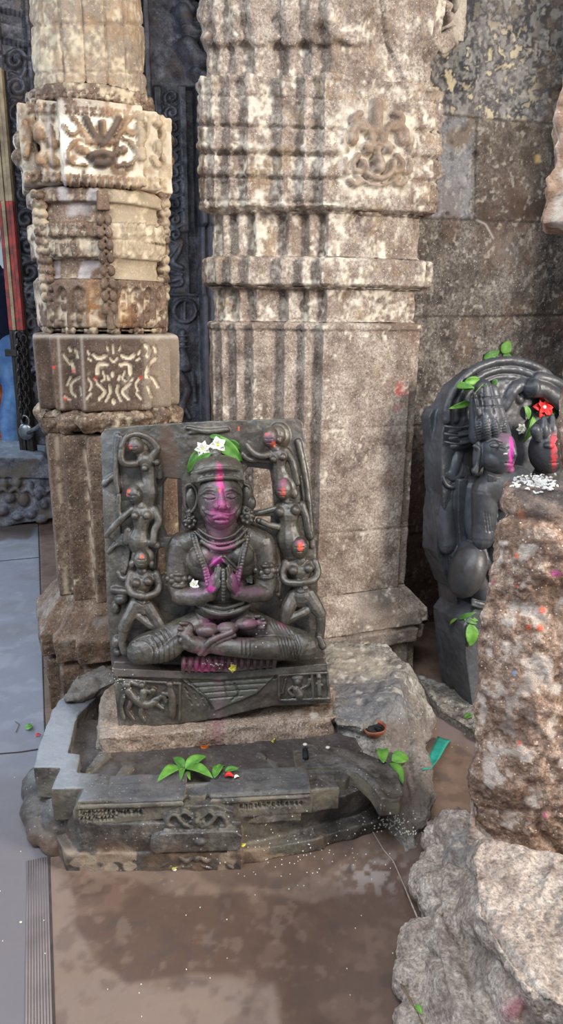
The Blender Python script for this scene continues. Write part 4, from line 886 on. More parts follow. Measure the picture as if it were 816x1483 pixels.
attendant([(434, 793, 8, 13, 16, 13), (430, 790, -2, 18, 17, 9), (421, 797, 0, 7, 10, 7), ((434, 805, 2, 7), (435, 812, 2, 8)), (435, 820, -2, 22, 14, 12), (425, 826, 9, 7.5, 7, 8), (447, 823, 9, 7.5, 7, 8),
           ((435, 828, -2, 15), (435, 846, -2, 12), (436, 862, -4, 18)), ((414, 816, 0, 6), (410, 832, 4, 5.5), (415, 843, 10, 5), (436, 845, 16, 4.5)), ((456, 814, 0, 6), (460, 830, 4, 5.5), (454, 840, 10, 5), (440, 844, 16, 4.5)),
           ((426, 862, 0, 10), (417, 882, 6, 10), (414, 898, 8, 8)), ((415, 899, 8, 7), (430, 892, 8, 6), (446, 884, 4, 6)), ((446, 860, 0, 11), (456, 876, 4, 10), (464, 888, 4, 8)), ((464, 888, 4, 7), (465, 906, 2, 6), (463, 924, 0, 6)), ((434, 852, 8, 3), (435, 860, 9, 4), (435, 868, 8, 3)), ((462, 924, 6, 5), (468, 936, 6, 5))], [(435, 786, 6, 5, (170, 70, 110), .7), (435, 793, 4.5, 8, og, .95)], face_gr(434, 793, 12)+[([(425, 812), (435, 820), (446, 812)], 1.2, -1.5), ([(426, 856), (436, 860), (446, 856)], 1, -1.4)])
# ---- little relief panels on the base
rp_ = MB()
rp_.prism(ST, [(168, 982), (262, 986), (262, 1044), (172, 1052)], -6, 4)
for fr_ in ([(172, 984, 7, 2.5), (262, 990, 7, 2.5)], [(261, 990, 7, 2.5), (260, 1042, 7, 2.5)]): limb(rp_, ST, fr_)
for a in ([(186, 1000, 8, 6), (196, 1012, 8, 7), (212, 1020, 8, 7), (226, 1016, 8, 5)], [(190, 1016, 8, 4), (186, 1030, 8, 3.5), (194, 1042, 8, 3)], [(206, 1022, 8, 4), (204, 1034, 8, 3.5), (210, 1044, 8, 3)], [(222, 1014, 8, 4), (236, 1008, 8, 3.5), (240, 1016, 8, 3)], [(226, 1018, 8, 3.5), (236, 1026, 8, 3)],
          [(246, 994, 8, 4.5), (250, 1012, 8, 6), (250, 1036, 8, 5)], [(246, 1006, 9, 3), (236, 1004, 9, 3)], [(208, 1002, 9, 6), (206, 1014, 10, 5)], [(200, 992, 8, 3), (190, 988, 8, 3)], [(212, 1000, 10, 3), (222, 1004, 10, 3)], [(180, 1010, 7, 3), (176, 1024, 7, 3), (180, 1040, 7, 3)]): limb(rp_, ST, a)
for e in ((183, 992, 8, 7, 6, 6), (206, 992, 9, 5, 5, 6), (222, 1000, 9, 5, 5, 5), (246, 991, 9, 5, 5, 5), (228, 1012, 8, 5, 4, 5)): ell(rp_, ST, *e)
figfin('horse_rider_relief', rp_, ST, ste, M['stele'], vox=.0015, sm=1, noise=.0008)
rp_ = MB(); rp_.prism(ST, [(404, 978), (475, 973), (478, 1014), (405, 1016)], -4, 6)
for fr_ in ([(404, 978, 10, 2.2), (474, 974, 10, 2.2)], [(404, 978, 10, 2.2), (405, 1014, 10, 2.2)], [(405, 1014, 10, 2.2), (477, 1012, 10, 2.2)], [(452, 977, 10, 2), (454, 1012, 10, 2)], [(474, 974, 9, 2.2), (477, 1012, 9, 2.2)],
            [(430, 998, 10, 6), (434, 1006, 10, 7)], [(424, 994, 10, 2.6), (418, 1000, 10, 2.4), (424, 1008, 10, 2.4)], [(438, 996, 10, 2.6), (446, 992, 10, 2.4), (448, 984, 10, 2.2)], [(414, 984, 9, 2), (410, 1004, 9, 2)], [(462, 982, 10, 3), (463, 1006, 10, 3.5)], [(459, 990, 11, 2), (467, 992, 11, 2)]): limb(rp_, ST, fr_)
for e in ((431, 987, 11, 6, 6, 6), (431, 982, 9, 9, 5, 4), (462, 980, 11, 4, 4, 4)): ell(rp_, ST, *e)
figfin('ascetic_relief', rp_, ST, ste, M['stele'], vox=.0015, sm=1, noise=.0008)
# ------------------------------------------------------------------ plinth slab with stepped rim, in front of the stele
M['plinth'] = stone('dark_wet_basalt', [(50, 46, 44), (82, 77, 73), (116, 110, 104)], sc=14, fine=120, grain=.32, bump=.6, bumpd=.005, rough=.42, rvar=.14, spec=.6, speck=(160, 155, 150), speck_amt=.03, speck_sc=260, stain=(92, 76, 60), stain_sc=6, stain_amt=.5, bsc=80)
M['cement'] = stone('pink_cement', [(138, 116, 100), (164, 142, 124), (180, 160, 144)], sc=16, fine=180, grain=.35, bump=.7, bumpd=.004, rough=.85, speck=(90, 76, 66), speck_amt=.12, speck_sc=260, bsc=140)
M['mound'] = stone('rough_mortar', [(104, 98, 92), (142, 136, 128), (176, 170, 162)], sc=18, fine=130, grain=.36, bump=.9, bumpd=.006, rough=.6, speck=(70, 66, 66), speck_amt=.08, speck_sc=180, stain=(96, 74, 60), stain_sc=5, stain_amt=.4, bsc=70)
ZT, ZR, ZB = .18, .152, 0
def zp(pts, z): return [tuple(at_z(x, y, z)[:2]) for x, y in pts]
pn = thing('stepped_plinth', at_z(320, 1200, 0), 'dark wet stone plinth with stepped rim and lotus front before the praying stele', 'plinth')
def remslab(name, mbs, parent, mat, vox=.0028, sm=2, nz=.0012, nsc=40, colf=None, grooves=(), disp=None, **kw):
    me = remesh(mbs, vox, sm); V = getco(me); N = getno(me); px, py = proj(V)
    d = nz*fbm(V, nsc, 3, 22)
    if grooves: d = d+strokes(px, py, grooves)*.002
    if disp is not None: d = d+disp(V, N, px, py)
    V2 = V+N*d[:, None]; setco(me, V2); C = np.zeros((len(V), 4))
    if colf: C = colf(V, px, py, C, N)
    paint(me, C); return link(name, me, mat, parent, **kw)
top = MB()
# rim: left block, stepped corner, front rails, right steps and rounded spout
rimL = [(126, 1082), (137, 1002), (160, 985), (150, 975), (124, 985), (84, 1018), (66, 1052), (54, 1090), (49, 1111), (87, 1111), (74, 1142), (121, 1141), (112, 1160), (266, 1153), (264, 1134), (158, 1136), (156, 1130), (120, 1116), (116, 1100), (104, 1088), (102, 1084)]
top.slab(zp([(49, 1111), (54, 1090), (66, 1052), (86, 1016), (124, 984), (150, 976), (140, 1010), (112, 1036), (100, 1082), (98, 1090), (116, 1092), (112, 1118), (158, 1120), (156, 1136), (345, 1131), (436, 1126), (437, 1143), (304, 1150), (303, 1134), (266, 1136), (266, 1153), (112, 1160), (121, 1141), (74, 1142), (87, 1111)], ZT), .095, ZT)
top.slab(zp([(262, 1134), (306, 1132), (306, 1143), (296, 1149), (276, 1150), (264, 1146)], ZT), .1, ZT-.006)
# right steps of the rim
top.slab(zp([(430, 1118), (484, 1122), (491, 1140), (438, 1146)], ZT-.012), .11, ZT-.012)
top.slab(zp([(425, 1076), (478, 1080), (530, 1090), (562, 1104), (578, 1122), (584, 1148), (580, 1158), (552, 1158), (538, 1138), (518, 1120), (494, 1110), (430, 1112)], .16), .118, .16)
# sunken bed
top.slab(zp([(100, 1050), (130, 1040), (500, 1040), (530, 1092), (500, 1128), (430, 1132), (112, 1150), (84, 1112)], ZR), .08, ZR-.004)
for (a, b_) in (((126, 1112), (155, 1086)), ((166, 1130), (190, 1104))):     # slanting wedges left in the bed
    top.slab(zp([(a[0]-4, a[1]+2), (a[0]+8, a[1]), (b_[0]+6, b_[1]+2), (b_[0]-10, b_[1])], ZR+.01), ZR-.02, ZR+.008)
top.slab(zp([(404, 1104), (372, 1088), (378, 1086), (416, 1126), (408, 1126)], ZR+.008), ZR-.02, ZR+.006)
def topcol(V, X, Y, C, N):
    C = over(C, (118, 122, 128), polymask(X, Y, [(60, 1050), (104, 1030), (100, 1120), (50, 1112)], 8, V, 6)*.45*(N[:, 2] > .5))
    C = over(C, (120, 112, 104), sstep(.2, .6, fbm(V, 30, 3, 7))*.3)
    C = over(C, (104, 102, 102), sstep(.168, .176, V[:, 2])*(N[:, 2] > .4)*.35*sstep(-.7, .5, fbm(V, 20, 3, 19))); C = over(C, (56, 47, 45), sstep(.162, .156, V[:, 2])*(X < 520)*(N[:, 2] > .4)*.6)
    C = over(C, (150, 158, 168), sstep(.168, .176, V[:, 2])*(N[:, 2] > .4)*sstep(150, 90, X)*.5)  # bluish sky sheen of the left rim tops, put into the colour
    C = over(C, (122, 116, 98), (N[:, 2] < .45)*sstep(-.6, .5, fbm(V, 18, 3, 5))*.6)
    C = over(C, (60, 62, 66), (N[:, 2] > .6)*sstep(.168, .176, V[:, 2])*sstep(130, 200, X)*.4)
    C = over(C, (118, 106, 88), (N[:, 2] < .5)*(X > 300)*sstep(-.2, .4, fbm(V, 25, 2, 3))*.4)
    return C
def topdisp(V, N, X, Y):
    d = np.zeros(X.shape)
    d += -.005*np.exp(-((X-(121+(Y-1141)*-.0))/1e9)**2)*0
    q, _ = sdist(X, Y, catmull([(490, 1101), (515, 1112), (540, 1132), (556, 1154)], 5)); d += .006*np.exp(-(q/5)**2)*(N[:, 2] > .5)
    q, _ = sdist(X, Y, [(118, 1166), (266, 1160)]); d += -.004*np.exp(-(q/2)**2)
    q, _ = sdist(X, Y, [(304, 1158), (448, 1151)]); d += -.004*np.exp(-(q/2)**2)
    d += .006*np.clip(fbm(V, 12, 3, 31), -1, 1)*polymask(X, Y, [(50, 960), (160, 960), (160, 1040), (60, 1040)], 10)
    return d
# inscription (weathered, illegible strokes under a head line) on the front rail
ins = [([(115, 1174), (208, 1171)], 1.2, -3), ([(115, 1184), (170, 1182)], 1.1, -2.6)]
for k in range(16):
    x = 117+k*5.6; y = 1176-k*.18
    for a, b_ in random.sample([((0, 0), (0, 6)), ((1, 1), (3.2, 2)), ((3, 1), (3.2, 6)), ((0, 4), (3, 5)), ((.5, 2), (3.4, 4)), ((2, 0), (.4, 3)), ((1, 6), (3.6, 6))], 4): ins.append(([(x+a[0], y+a[1]), (x+b_[0], y+b_[1])], 1.0, -3))
    if k < 9:
        y += 9.4
        for a, b_ in random.sample([((0, 0), (0, 5)), ((1, 1), (3.2, 2)), ((3, 1), (3.2, 5)), ((0, 3), (3, 4.4)), ((2, 0), (.4, 3))], 3): ins.append(([(x+a[0], y+a[1]), (x+b_[0], y+b_[1])], 1.0, -3))
for k in range(14):
    x = 348+k*6.6; y = 1166-k*.45
    for a, b_ in random.sample([((0, 0), (0, 6)), ((1, 1), (3.2, 2)), ((3, 1), (3.2, 6)), ((0, 4), (3, 5)), ((2, 0), (.4, 3))], 3): ins.append(([(x+a[0], y+a[1]), (x+b_[0], y+b_[1])], 1.0, -2.4))
# rail fronts (moulding and inscribed band) hang below the rim
FR = Frame(at_z(250, 1158, ZT), 1.5, 0); FR2 = Frame(at_z(380, 1148, ZT), 4, 0)
def front_poly(mb, fr, pts, w0, w1): mb.prism(fr, pts, w0, w1)
top.slab(zp([(76, 1144), (119, 1143), (118, 1120), (80, 1120)], ZT-.02), .075, ZT-.03)
front_poly(top, FR, [(113, 1161), (266, 1154), (262, 1172), (240, 1186), (108, 1196), (106, 1176)], -60, -3)
front_poly(top, FR, [(111, 1166), (266, 1159), (266, 1168), (109, 1174)], -50, 2)
front_poly(top, FR2, [(304, 1151), (449, 1144), (452, 1166), (450, 1177), (352, 1182), (332, 1168), (304, 1168)], -60, -3)
front_poly(top, FR2, [(304, 1156), (450, 1148), (451, 1156), (304, 1166)], -50, 2)
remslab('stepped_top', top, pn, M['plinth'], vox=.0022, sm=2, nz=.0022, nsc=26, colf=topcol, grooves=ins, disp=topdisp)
# body below: sloping course, bottom course
body_ = MB()
lo = [(104, 1262), (230, 1262), (352, 1252), (440, 1218), (500, 1200), (585, 1176), (588, 1150), (480, 1080), (150, 1040), (70, 1100), (60, 1180)]
body_.slab(zp([(96, 1262), (352, 1260), (352, 1236), (450, 1205), (520, 1186), (560, 1172), (520, 1060), (130, 1060), (80, 1120), (60, 1180)], 0), -.01, .045)
body_.slab(zp([(112, 1236), (350, 1232), (352, 1218), (440, 1196), (520, 1172), (545, 1160), (500, 1060), (130, 1060), (86, 1120), (80, 1180)], .045), .03, .12, top=[tuple(p) for p in zp([(124, 1200), (350, 1196), (352, 1190), (440, 1176), (505, 1156), (530, 1146), (500, 1050), (140, 1050), (96, 1110), (90, 1160)], .11)])
body_.slab(zp([(436, 1172), (478, 1176), (470, 1214), (440, 1222), (352, 1236), (352, 1200)], .03), 0, .035)
body_.slab(zp([(478, 1176), (558, 1160), (592, 1178), (540, 1192), (470, 1210)], .03), 0, .03)
def bodycol(V, X, Y, C, N):
    C = over(C, (86, 82, 68), .6*sstep(-.3, .4, fbm(V, 12, 3, 2))*sstep(1185, 1200, Y)*(Y < 1240))
    C = over(C, (150, 130, 110), sstep(.1, .4, fbm(V, 26, 3, 3))*sstep(1222, 1236, Y)*.7)
    C = over(C, (110, 84, 64), sstep(.0, .5, fbm(V, 16, 3, 13))*sstep(1200, 1240, Y)*.5)
    for (x, y) in ((162, 1257), (188, 1254), (112, 1250), (130, 1246)): C = over(C, (160, 144, 124), sstep(1.2, .8, ((X-x)/10)**2+((Y-y)/7)**2+.3*fbm(V, 60, 2, 5))*.8)
    return C
remslab('lower_course', body_, pn, M['plinth'], vox=.003, sm=2, nz=.0035, nsc=22, colf=bodycol)
# central projecting frieze: lotus scroll, torus, lower frieze
FZ = Frame(at_z(286, 1210, .09), 2, 0)
cz = MB(); cz.prism(FZ, [(236, 1178), (262, 1168), (312, 1166), (338, 1176), (336, 1210), (238, 1214)], -60, -4)
cz.prism(FZ, [(234, 1208), (340, 1204), (350, 1211), (350, 1226), (340, 1232), (225, 1236), (217, 1230), (218, 1215)], -60, 8)
cz.prism(FZ, [(232, 1230), (344, 1226), (346, 1258), (230, 1264)], -60, -2)
for e in ((285, 1190, -2, 9, 8, 6), (285, 1190, 3, 4, 4, 4)): ell(cz, FZ, *e)
for sx_ in (-1, 1):
    limb(cz, FZ, [(285+sx_*8, 1198, 0, 3), (285+sx_*20, 1192, 1, 3.4), (285+sx_*30, 1180, 0, 3), (285+sx_*40, 1184, 0, 3), (285+sx_*42, 1194, 0, 3), (285+sx_*34, 1196, 0, 2.6)])
    limb(cz, FZ, [(285+sx_*10, 1182, 0, 2.6), (285+sx_*18, 1176, 0, 2.6), (285+sx_*24, 1180, 0, 2.4)]); limb(cz, FZ, [(285+sx_*12, 1202, 0, 2.6), (285+sx_*30, 1204, 0, 3), (285+sx_*46, 1202, 0, 3)])
    limb(cz, FZ, [(285+sx_*4, 1240, 0, 3), (285+sx_*16, 1246, 2, 4), (285+sx_*28, 1240, 0, 3), (285+sx_*44, 1250, 0, 3.6), (285+sx_*52, 1256, 0, 3)]); limb(cz, FZ, [(285+sx_*6, 1252, 0, 3), (285+sx_*20, 1256, 0, 3.4)])
for k in range(8): ell(cz, FZ, 285+9.5*math.cos(k*.785), 1190+8.5*math.sin(k*.785), 0, 3, 3, 3)
ell(cz, FZ, 290, 1216, 4, 10, 7, 8); ell(cz, FZ, 285, 1242, 0, 6, 6, 6)
def fzcol(V, X, Y, C, N):
    C = over(C, (88, 84, 70), .5*sstep(-.2, .5, fbm(V, 15, 3, 2))); return over(C, (122, 104, 86), sstep(.1, .5, fbm(V, 30, 3, 13))*sstep(1228, 1240, Y)*.6)
remslab('lotus_frieze', cz, pn, M['plinth'], vox=.0022, sm=1, nz=.0016, nsc=50, colf=fzcol)
# rounded boulder-like flank at the left foot
fl = MB()
for (x, y, z, r) in ((60, 1175, .03, .05), (68, 1140, .05, .06), (60, 1200, .02, .04), (78, 1215, .015, .035), (92, 1180, .05, .05)): fl.sphere(at_z(x, y, z), (r, r*1.2, r))
fl.slab(zp([(42, 1165), (50, 1130), (74, 1110), (100, 1130), (120, 1190), (110, 1232), (80, 1240), (52, 1210)], 0), -.005, .06, top=zp([(54, 1150), (62, 1130), (76, 1120), (96, 1136), (104, 1178), (98, 1200), (80, 1205), (64, 1190)], .06))
remslab('rough_flank', fl, pn, M['plinth'], vox=.003, sm=5, nz=.006, nsc=20, colf=lambda V, X, Y, C, N: over(over(C, (110, 112, 114), sstep(-.2, .5, fbm(V, 15, 3, 2))*.5), (108, 84, 66), sstep(1190, 1230, Y)*.7))
# ------------------------------------------------------------------ cement bed under the stele
cb = MB(); cb.slab(zp([(134, 1086), (140, 1020), (168, 985), (470, 975), (488, 1020), (497, 1062), (470, 1068), (330, 1078), (200, 1085)], .15), .1, .192, top=zp([(142, 1070), (146, 1010), (170, 985), (470, 975), (486, 1010), (488, 1040), (330, 1054), (200, 1066)], .192))
me_c = remslab('cement_bed', cb, None, M['cement'], vox=.003, sm=4, nz=.005, nsc=35, loc=at_z(320, 1060, .15), label='rough pinkish cement bed on which the praying stele is set', cat='cement base',
   colf=lambda V, X, Y, C, N: over(over(over(C, (150, 90, 110), np.exp(-((X-316)/9)**2)*.4), (120, 116, 112), sstep(170, 145, X)*.5), (214, 206, 196), np.exp(-(((X-455)/30)**2+((Y-1034)/7)**2))*sstep(-.1, .4, fbm(V, 80, 2, 4))*.8))
# ------------------------------------------------------------------ rough mortar slope right of the stele and round the pillar foot
mo = MB()
def hump(pts, r): mo.tube([at_z(x, y, z) for x, y, z in pts], [q for q in r], 10)
mo.slab(zp([(470, 930), (590, 985), (640, 1040), (600, 1100), (560, 1110), (490, 1090), (480, 1020)], .02), -.01, .19, top=zp([(465, 925), (560, 935), (590, 965), (560, 1030), (520, 1052), (488, 1050), (476, 1000)], .19))
mo.slab(zp([(470, 1000), (600, 1000), (618, 1085), (592, 1108), (530, 1094), (484, 1082)], .13), .05, .185, top=zp([(470, 960), (578, 960), (576, 1018), (540, 1042), (488, 1042)], .185))
mo.slab(zp([(480, 1040), (560, 1030), (600, 1070), (618, 1130), (612, 1195), (590, 1208), (560, 1160), (520, 1095), (490, 1085)], .06), -.01, .11, top=zp([(484, 1040), (556, 1036), (586, 1070), (590, 1120), (570, 1120), (530, 1086), (490, 1078)], .12))
hump([(560, 1020, .12), (590, 1060, .10), (606, 1110, .07), (612, 1160, .04), (606, 1195, .02)], [.04, .04, .038, .035, .03])
mo.slab(zp([(600, 985), (690, 1010), (720, 1090), (640, 1040)], 0), -.01, .025)
def modisp(V, N, X, Y): return .012*np.clip(fbm(V, 9, 3, 41), -1, 1)+.004*fbm(V, 30, 3, 42)
def mocol(V, X, Y, C, N):
    C = over(C, (170, 158, 140), polymask(X, Y, [(470, 930), (560, 945), (560, 990), (478, 985)], 12, V, 10)*.6)
    C = over(C, (88, 92, 100), polymask(X, Y, [(480, 985), (580, 990), (590, 1040), (500, 1060)], 12, V, 14, 15)*.6)
    C = over(C, (98, 84, 76), polymask(X, Y, [(560, 1040), (640, 1040), (630, 1220), (560, 1200)], 10, V, 10)*.6)
    C = over(C, (196, 188, 178), sstep(.35, .6, fbm(V, 50, 3, 3))*sstep(1060, 980, Y)*.6)
    return C
remslab('mortar_slope', mo, None, M['mound'], vox=.0035, sm=9, nz=.0028, nsc=60, colf=mocol, disp=modisp, loc=at_z(540, 1060, 0), label='rough grey mortar slope between the praying stele and the narrow dark gap on the right', cat='rubble slope')
mo = MB(); mo.slab(zp([(150, 960), (176, 1000), (150, 1020), (100, 1040), (70, 1030), (90, 975)], .1), 0, .2, top=zp([(150, 960), (172, 985), (150, 995), (120, 1010), (96, 1012), (112, 975)], .2))
remslab('mortar_patch', mo, None, M['mound'], vox=.0035, sm=5, nz=.004, nsc=40, disp=modisp, loc=at_z(120, 1010, 0), label='lump of grey mortar at the foot of the tan pillar, left behind the plinth', cat='rubble', colf=lambda V, X, Y, C, N: over(C, (96, 88, 82), .6*np.ones(X.shape)))
# ------------------------------------------------------------------ carved threshold block, far left
tb = thing('threshold_block', at_z(20, 750, 0), 'low carved stone threshold block in front of the doorway at far left', 'stone block')
TB = Frame(at_z(30, 761, 0), 14); t1 = MB()
t1.prism(TB, [(-60, 662), (76, 672), (92, 690), (90, 748), (0, 764), (-60, 772)], -120, 0); t1.prism(TB, [(-60, 660), (60, 664), (82, 682), (82, 694), (-60, 690)], -130, 6)
for (x, y, rx, ry) in ((6, 700, 8, 8), (24, 698, 9, 8), (42, 704, 7, 9), (14, 720, 9, 8), (34, 722, 8, 12), (56, 712, 6, 12), (64, 730, 6, 8), (4, 740, 8, 8), (26, 748, 9, 6), (44, 744, 8, 7), (60, 752, 8, 6), (-20, 710, 10, 12), (-30, 740, 10, 10)): ell(t1, TB, x, y, 0, rx, ry, 8)
for k in range(5): limb(t1, TB, [(-4+k*18, 712, 4, 2.5), (6+k*18, 708, 5, 3), (12+k*18, 716, 4, 2.5)])
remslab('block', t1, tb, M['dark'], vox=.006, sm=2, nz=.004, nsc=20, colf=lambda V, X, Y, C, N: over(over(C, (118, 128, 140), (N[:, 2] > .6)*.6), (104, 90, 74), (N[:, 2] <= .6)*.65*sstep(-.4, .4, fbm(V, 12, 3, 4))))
# ------------------------------------------------------------------ many-faced stele on the right
M['stele2'] = stone('blue_grey_schist', [(52, 54, 58), (66, 68, 72), (84, 86, 92)], sc=10, fine=120, grain=.1, bump=.2, bumpd=.003, rough=.42, rvar=.1, spec=.55, stain=(66, 58, 52), stain_sc=5, stain_amt=.4, bsc=120)
RT = Frame(at_z(687, 1032, 0), 20, 3)
s2 = thing('arched_stele', RT(720, 1000, -60), 'blue-grey arched stele with crowned faces, partly hidden behind the rough foreground stone', 'sculpture')
def rfig(name, mb, parent=s2, **kw): return figfin(name, mb, RT, parent, M['stele2'], vox=kw.pop('vox', .0026), **kw)
m = MB()
m.prism(RT, [(700, 1040), (688, 1032), (668, 940), (660, 870), (650, 800), (640, 700), (640, 640), (646, 600), (668, 560), (700, 535), (740, 524), (776, 534), (806, 560), (850, 620), (900, 700), (900, 1100)], -88, -42)
m.prism(RT, [(722, 1050), (686, 1034), (676, 960), (672, 905), (690, 880), (720, 870), (900, 860), (900, 1120)], -80, 0)
m.prism(RT, [(690, 1034), (672, 960), (664, 900), (660, 840), (700, 760), (900, 740), (900, 1120)], -80, -34)
# broken left edge
m.prism(RT, [(642, 590), (628, 592), (622, 604), (626, 640), (634, 648), (630, 660), (640, 672), (634, 690), (640, 700), (634, 712), (650, 730), (664, 700), (660, 610)], -88, -66)
m.prism(RT, [(640, 700), (634, 740), (632, 800), (650, 850), (670, 850), (664, 740)], -88, -50)
for (r, rr, w) in ((88, 6, -40), (75, 5, -42), (63, 4, -44)): limb(m, RT, [(735+r*math.cos(t), 604+r*.93*math.sin(t), w, rr) for t in np.linspace(math.pi*.98, math.pi*2.02, 14)], n=3)
limb(m, RT, [(770, 562, -34, 14), (790, 566, -30, 12), (822, 590, -26, 11)]); limb(m, RT, [(780, 548, -34, 9), (800, 552, -30, 8), (830, 566, -30, 8)]); ell(m, RT, 774, 562, -26, 6, 12, 10)
limb(m, RT, [(730, 588, -44, 8), (742, 566, -42, 10), (757, 556, -42, 8), (764, 566, -44, 6)]); limb(m, RT, [(738, 582, -40, 4), (746, 570, -38, 4), (756, 564, -38, 4)]); ell(m, RT, 752, 578, -44, 8, 8, 7)
rfig('arched_back', m, sm=2, noise=.0012, extra=lambda C, V, X, Y, f, nz: over(C, (98, 102, 108), polymask(X, Y, [(666, 846), (684, 872), (686, 900), (670, 920), (676, 985), (662, 920)], 4, V, 5)*.6))
t = MB()      # torso, shoulders, arms and raised knee
ell(t, RT, 740, 790, -10, 42, 90, 40); limb(t, RT, [(706, 712, -6, 22), (722, 704, 0, 24), (745, 700, 4, 26)]); limb(t, RT, [(720, 662, -2, 15), (718, 690, -2, 17), (726, 712, 0, 24)])
limb(t, RT, [(704, 712, -4, 19), (702, 745, -4, 17), (700, 780, 0, 15)])
limb(t, RT, [(684, 705, -34, 12), (682, 745, -30, 11), (686, 770, -24, 11), (702, 805, -12, 11), (716, 832, 0, 10)])
limb(t, RT, [(650, 712, -56, 13), (646, 750, -52, 15), (648, 790, -46, 13)]); limb(t, RT, [(668, 720, -50, 9), (662, 760, -48, 9), (655, 800, -44, 8)])
ell(t, RT, 677, 826, -14, 23, 40, 30, 16); limb(t, RT, [(680, 800, -22, 18), (700, 860, -14, 18), (730, 880, 0, 20)])
for k in range(3): limb(t, RT, [(684, 868+k*4, 0+k, 2), (700, 872+k*4, 6, 2), (716, 870+k*4, 8, 2)])
gt = [([(702+k*4, 742+k), (706+k*4, 770)], 1, -1) for k in range(4)]+[([(690, 870), (706, 874), (720, 872)], 1.5, -2)]
torso = rfig('seated_torso', t, sm=2, grooves=gt)
m = MB(); ell(m, RT, 721, 655, 2, 23, 31, 27); limb(m, RT, [(737, 640, 20, 4), (742, 650, 26, 4.5), (744, 658, 27, 5.5)]); limb(m, RT, [(706, 640, 22, 2), (716, 636, 26, 2.4), (728, 640, 27, 2)]); ell(m, RT, 716, 645, 24, 7, 3.5, 4); limb(m, RT, [(728, 668, 24, 2.6), (736, 667, 25, 3.2), (742, 668, 20, 2.6)]); limb(m, RT, [(730, 673, 23, 2.6), (737, 673, 24, 3), (742, 673, 19, 2.4)]); ell(m, RT, 736, 680, 10, 9, 6, 9); limb(m, RT, [(722, 642, 20, 2), (732, 640, 20, 2.4), (740, 641, 17, 2)]); ell(m, RT, 731, 648, 17, 7, 3.5, 5)
ell(m, RT, 716, 664, 8, 14, 14, 16)
gh = [([(725, 649), (731, 651), (737, 648)], 1, -2), ([(732, 671), (738, 671), (743, 672)], 1, -2)]
for k in range(3): limb(m, RT, [(708, 688+k*4, 8, 2), (722, 692+k*4, 15, 2), (734, 688+k*4, 10, 2)])
ell(m, RT, 693, 660, -8, 7, 24, 8); limb(m, RT, [(688, 646, -4, 3), (694, 652, -2, 3), (692, 672, -2, 3), (688, 682, -4, 5)])
face1 = rfig('large_face', m, sm=2, grooves=gh, parent=torso, paints=[(741, 655, 3.5, 26, (214, 50, 170), .95), (732, 630, 12, 14, (134, 90, 120), .5), (741, 676, 7, 10, (170, 60, 130), .7), (733, 692, 4, 6, (170, 60, 130), .8), (733, 657, 3, 1.2, (220, 220, 225), .9)])
m = MB(); limb(m, RT, [(688, 575, -16, 7), (690, 600, -14, 9), (692, 632, -14, 12)]); limb(m, RT, [(714, 566, -4, 8), (720, 596, 0, 10), (728, 632, 4, 12)])
limb(m, RT, [(700, 562, -6, 12), (704, 590, -4, 17), (710, 618, -4, 21)])
for x, w, top_ in ((692, -2, 606), (704, 8, 600), (716, 12, 604), (729, 10, 610)): limb(m, RT, [(x+4, 634, w, 4.2), (x+1, 618, w+3, 5.2), (x-1, top_, w, 3)])
for k in range(4): limb(m, RT, [(688+k*9, 570+k*2, 4, 2.5), (694+k*9, 600, 6, 2.5)])
cg = [([(700, 562), (702, 600)], 1.6, -2.5), ([(710, 560), (716, 598)], 1.6, -2.5), ([(690, 572), (692, 610)], 1.4, -2), ([(684, 578), (728, 574)], 1.6, -2), ([(686, 590), (730, 588)], 1.4, -2)]
for x in (692, 704, 716, 729):
    for k in range(7): cg.append(([(x-4, 608+k*4), (x+4, 606+k*4)], 1, -1.6))
rfig('tall_crown', m, sm=1, parent=torso, grooves=cg)
m = MB(); ell(m, RT, 795, 652, 8, 27, 32, 26); limb(m, RT, [(806, 650, 24, 3), (811, 660, 30, 5)]); ell(m, RT, 796, 645, 28, 8, 4, 6); ell(m, RT, 803, 672, 24, 7, 4, 6); limb(m, RT, [(792, 690, 0, 20), (796, 715, 0, 28)])
for x, tp in ((776, 618), (788, 606), (800, 604), (812, 608)): limb(m, RT, [(x+3, 634, 16, 6), (x, 622, 18, 7), (x, tp, 14, 4)])
ell(m, RT, 795, 624, 4, 24, 18, 22)
rfig('second_face', m, sm=2, parent=torso, grooves=[([(790, 648), (796, 649), (802, 646)], 1, -2), ([(797, 671), (804, 671), (810, 670)], 1, -2)], paints=[(803, 655, 5, 26, (206, 50, 60), .95), (805, 642, 9, 14, (210, 80, 90), .5)])
m = MB()      # hands holding attributes on the far side
ell(m, RT, 664, 624, -48, 22, 6, 16); ell(m, RT, 664, 634, -48, 21, 8, 16); ell(m, RT, 664, 645, -48, 18, 8, 14); ell(m, RT, 660, 608, -52, 9, 13, 10); limb(m, RT, [(660, 608, -50, 9), (658, 600, -52, 5)]); ell(m, RT, 664, 654, -50, 12, 8, 10)
limb(m, RT, [(662, 660, -46, 9), (660, 672, -44, 9), (656, 686, -44, 8)])
for k in range(4): limb(m, RT, [(664+k*3.5, 668+k*3, -42, 3.2), (670+k*3, 676+k*3, -38, 3.2), (668+k*3, 686+k*3, -38, 3)])
limb(m, RT, [(672, 684, -40, 4), (680, 692, -38, 4), (690, 696, -36, 4)]); limb(m, RT, [(641, 690, -44, 3), (648, 703, -40, 3), (662, 706, -40, 3)]); limb(m, RT, [(644, 686, -48, 7), (660, 690, -44, 8), (676, 680, -42, 6)])
for yy in (617, 628, 640): limb(m, RT, [(645, yy, -34, 2), (664, yy+3, -31, 2), (682, yy, -34, 2)])
rfig('hand_with_pot', m, sm=1, parent=torso)
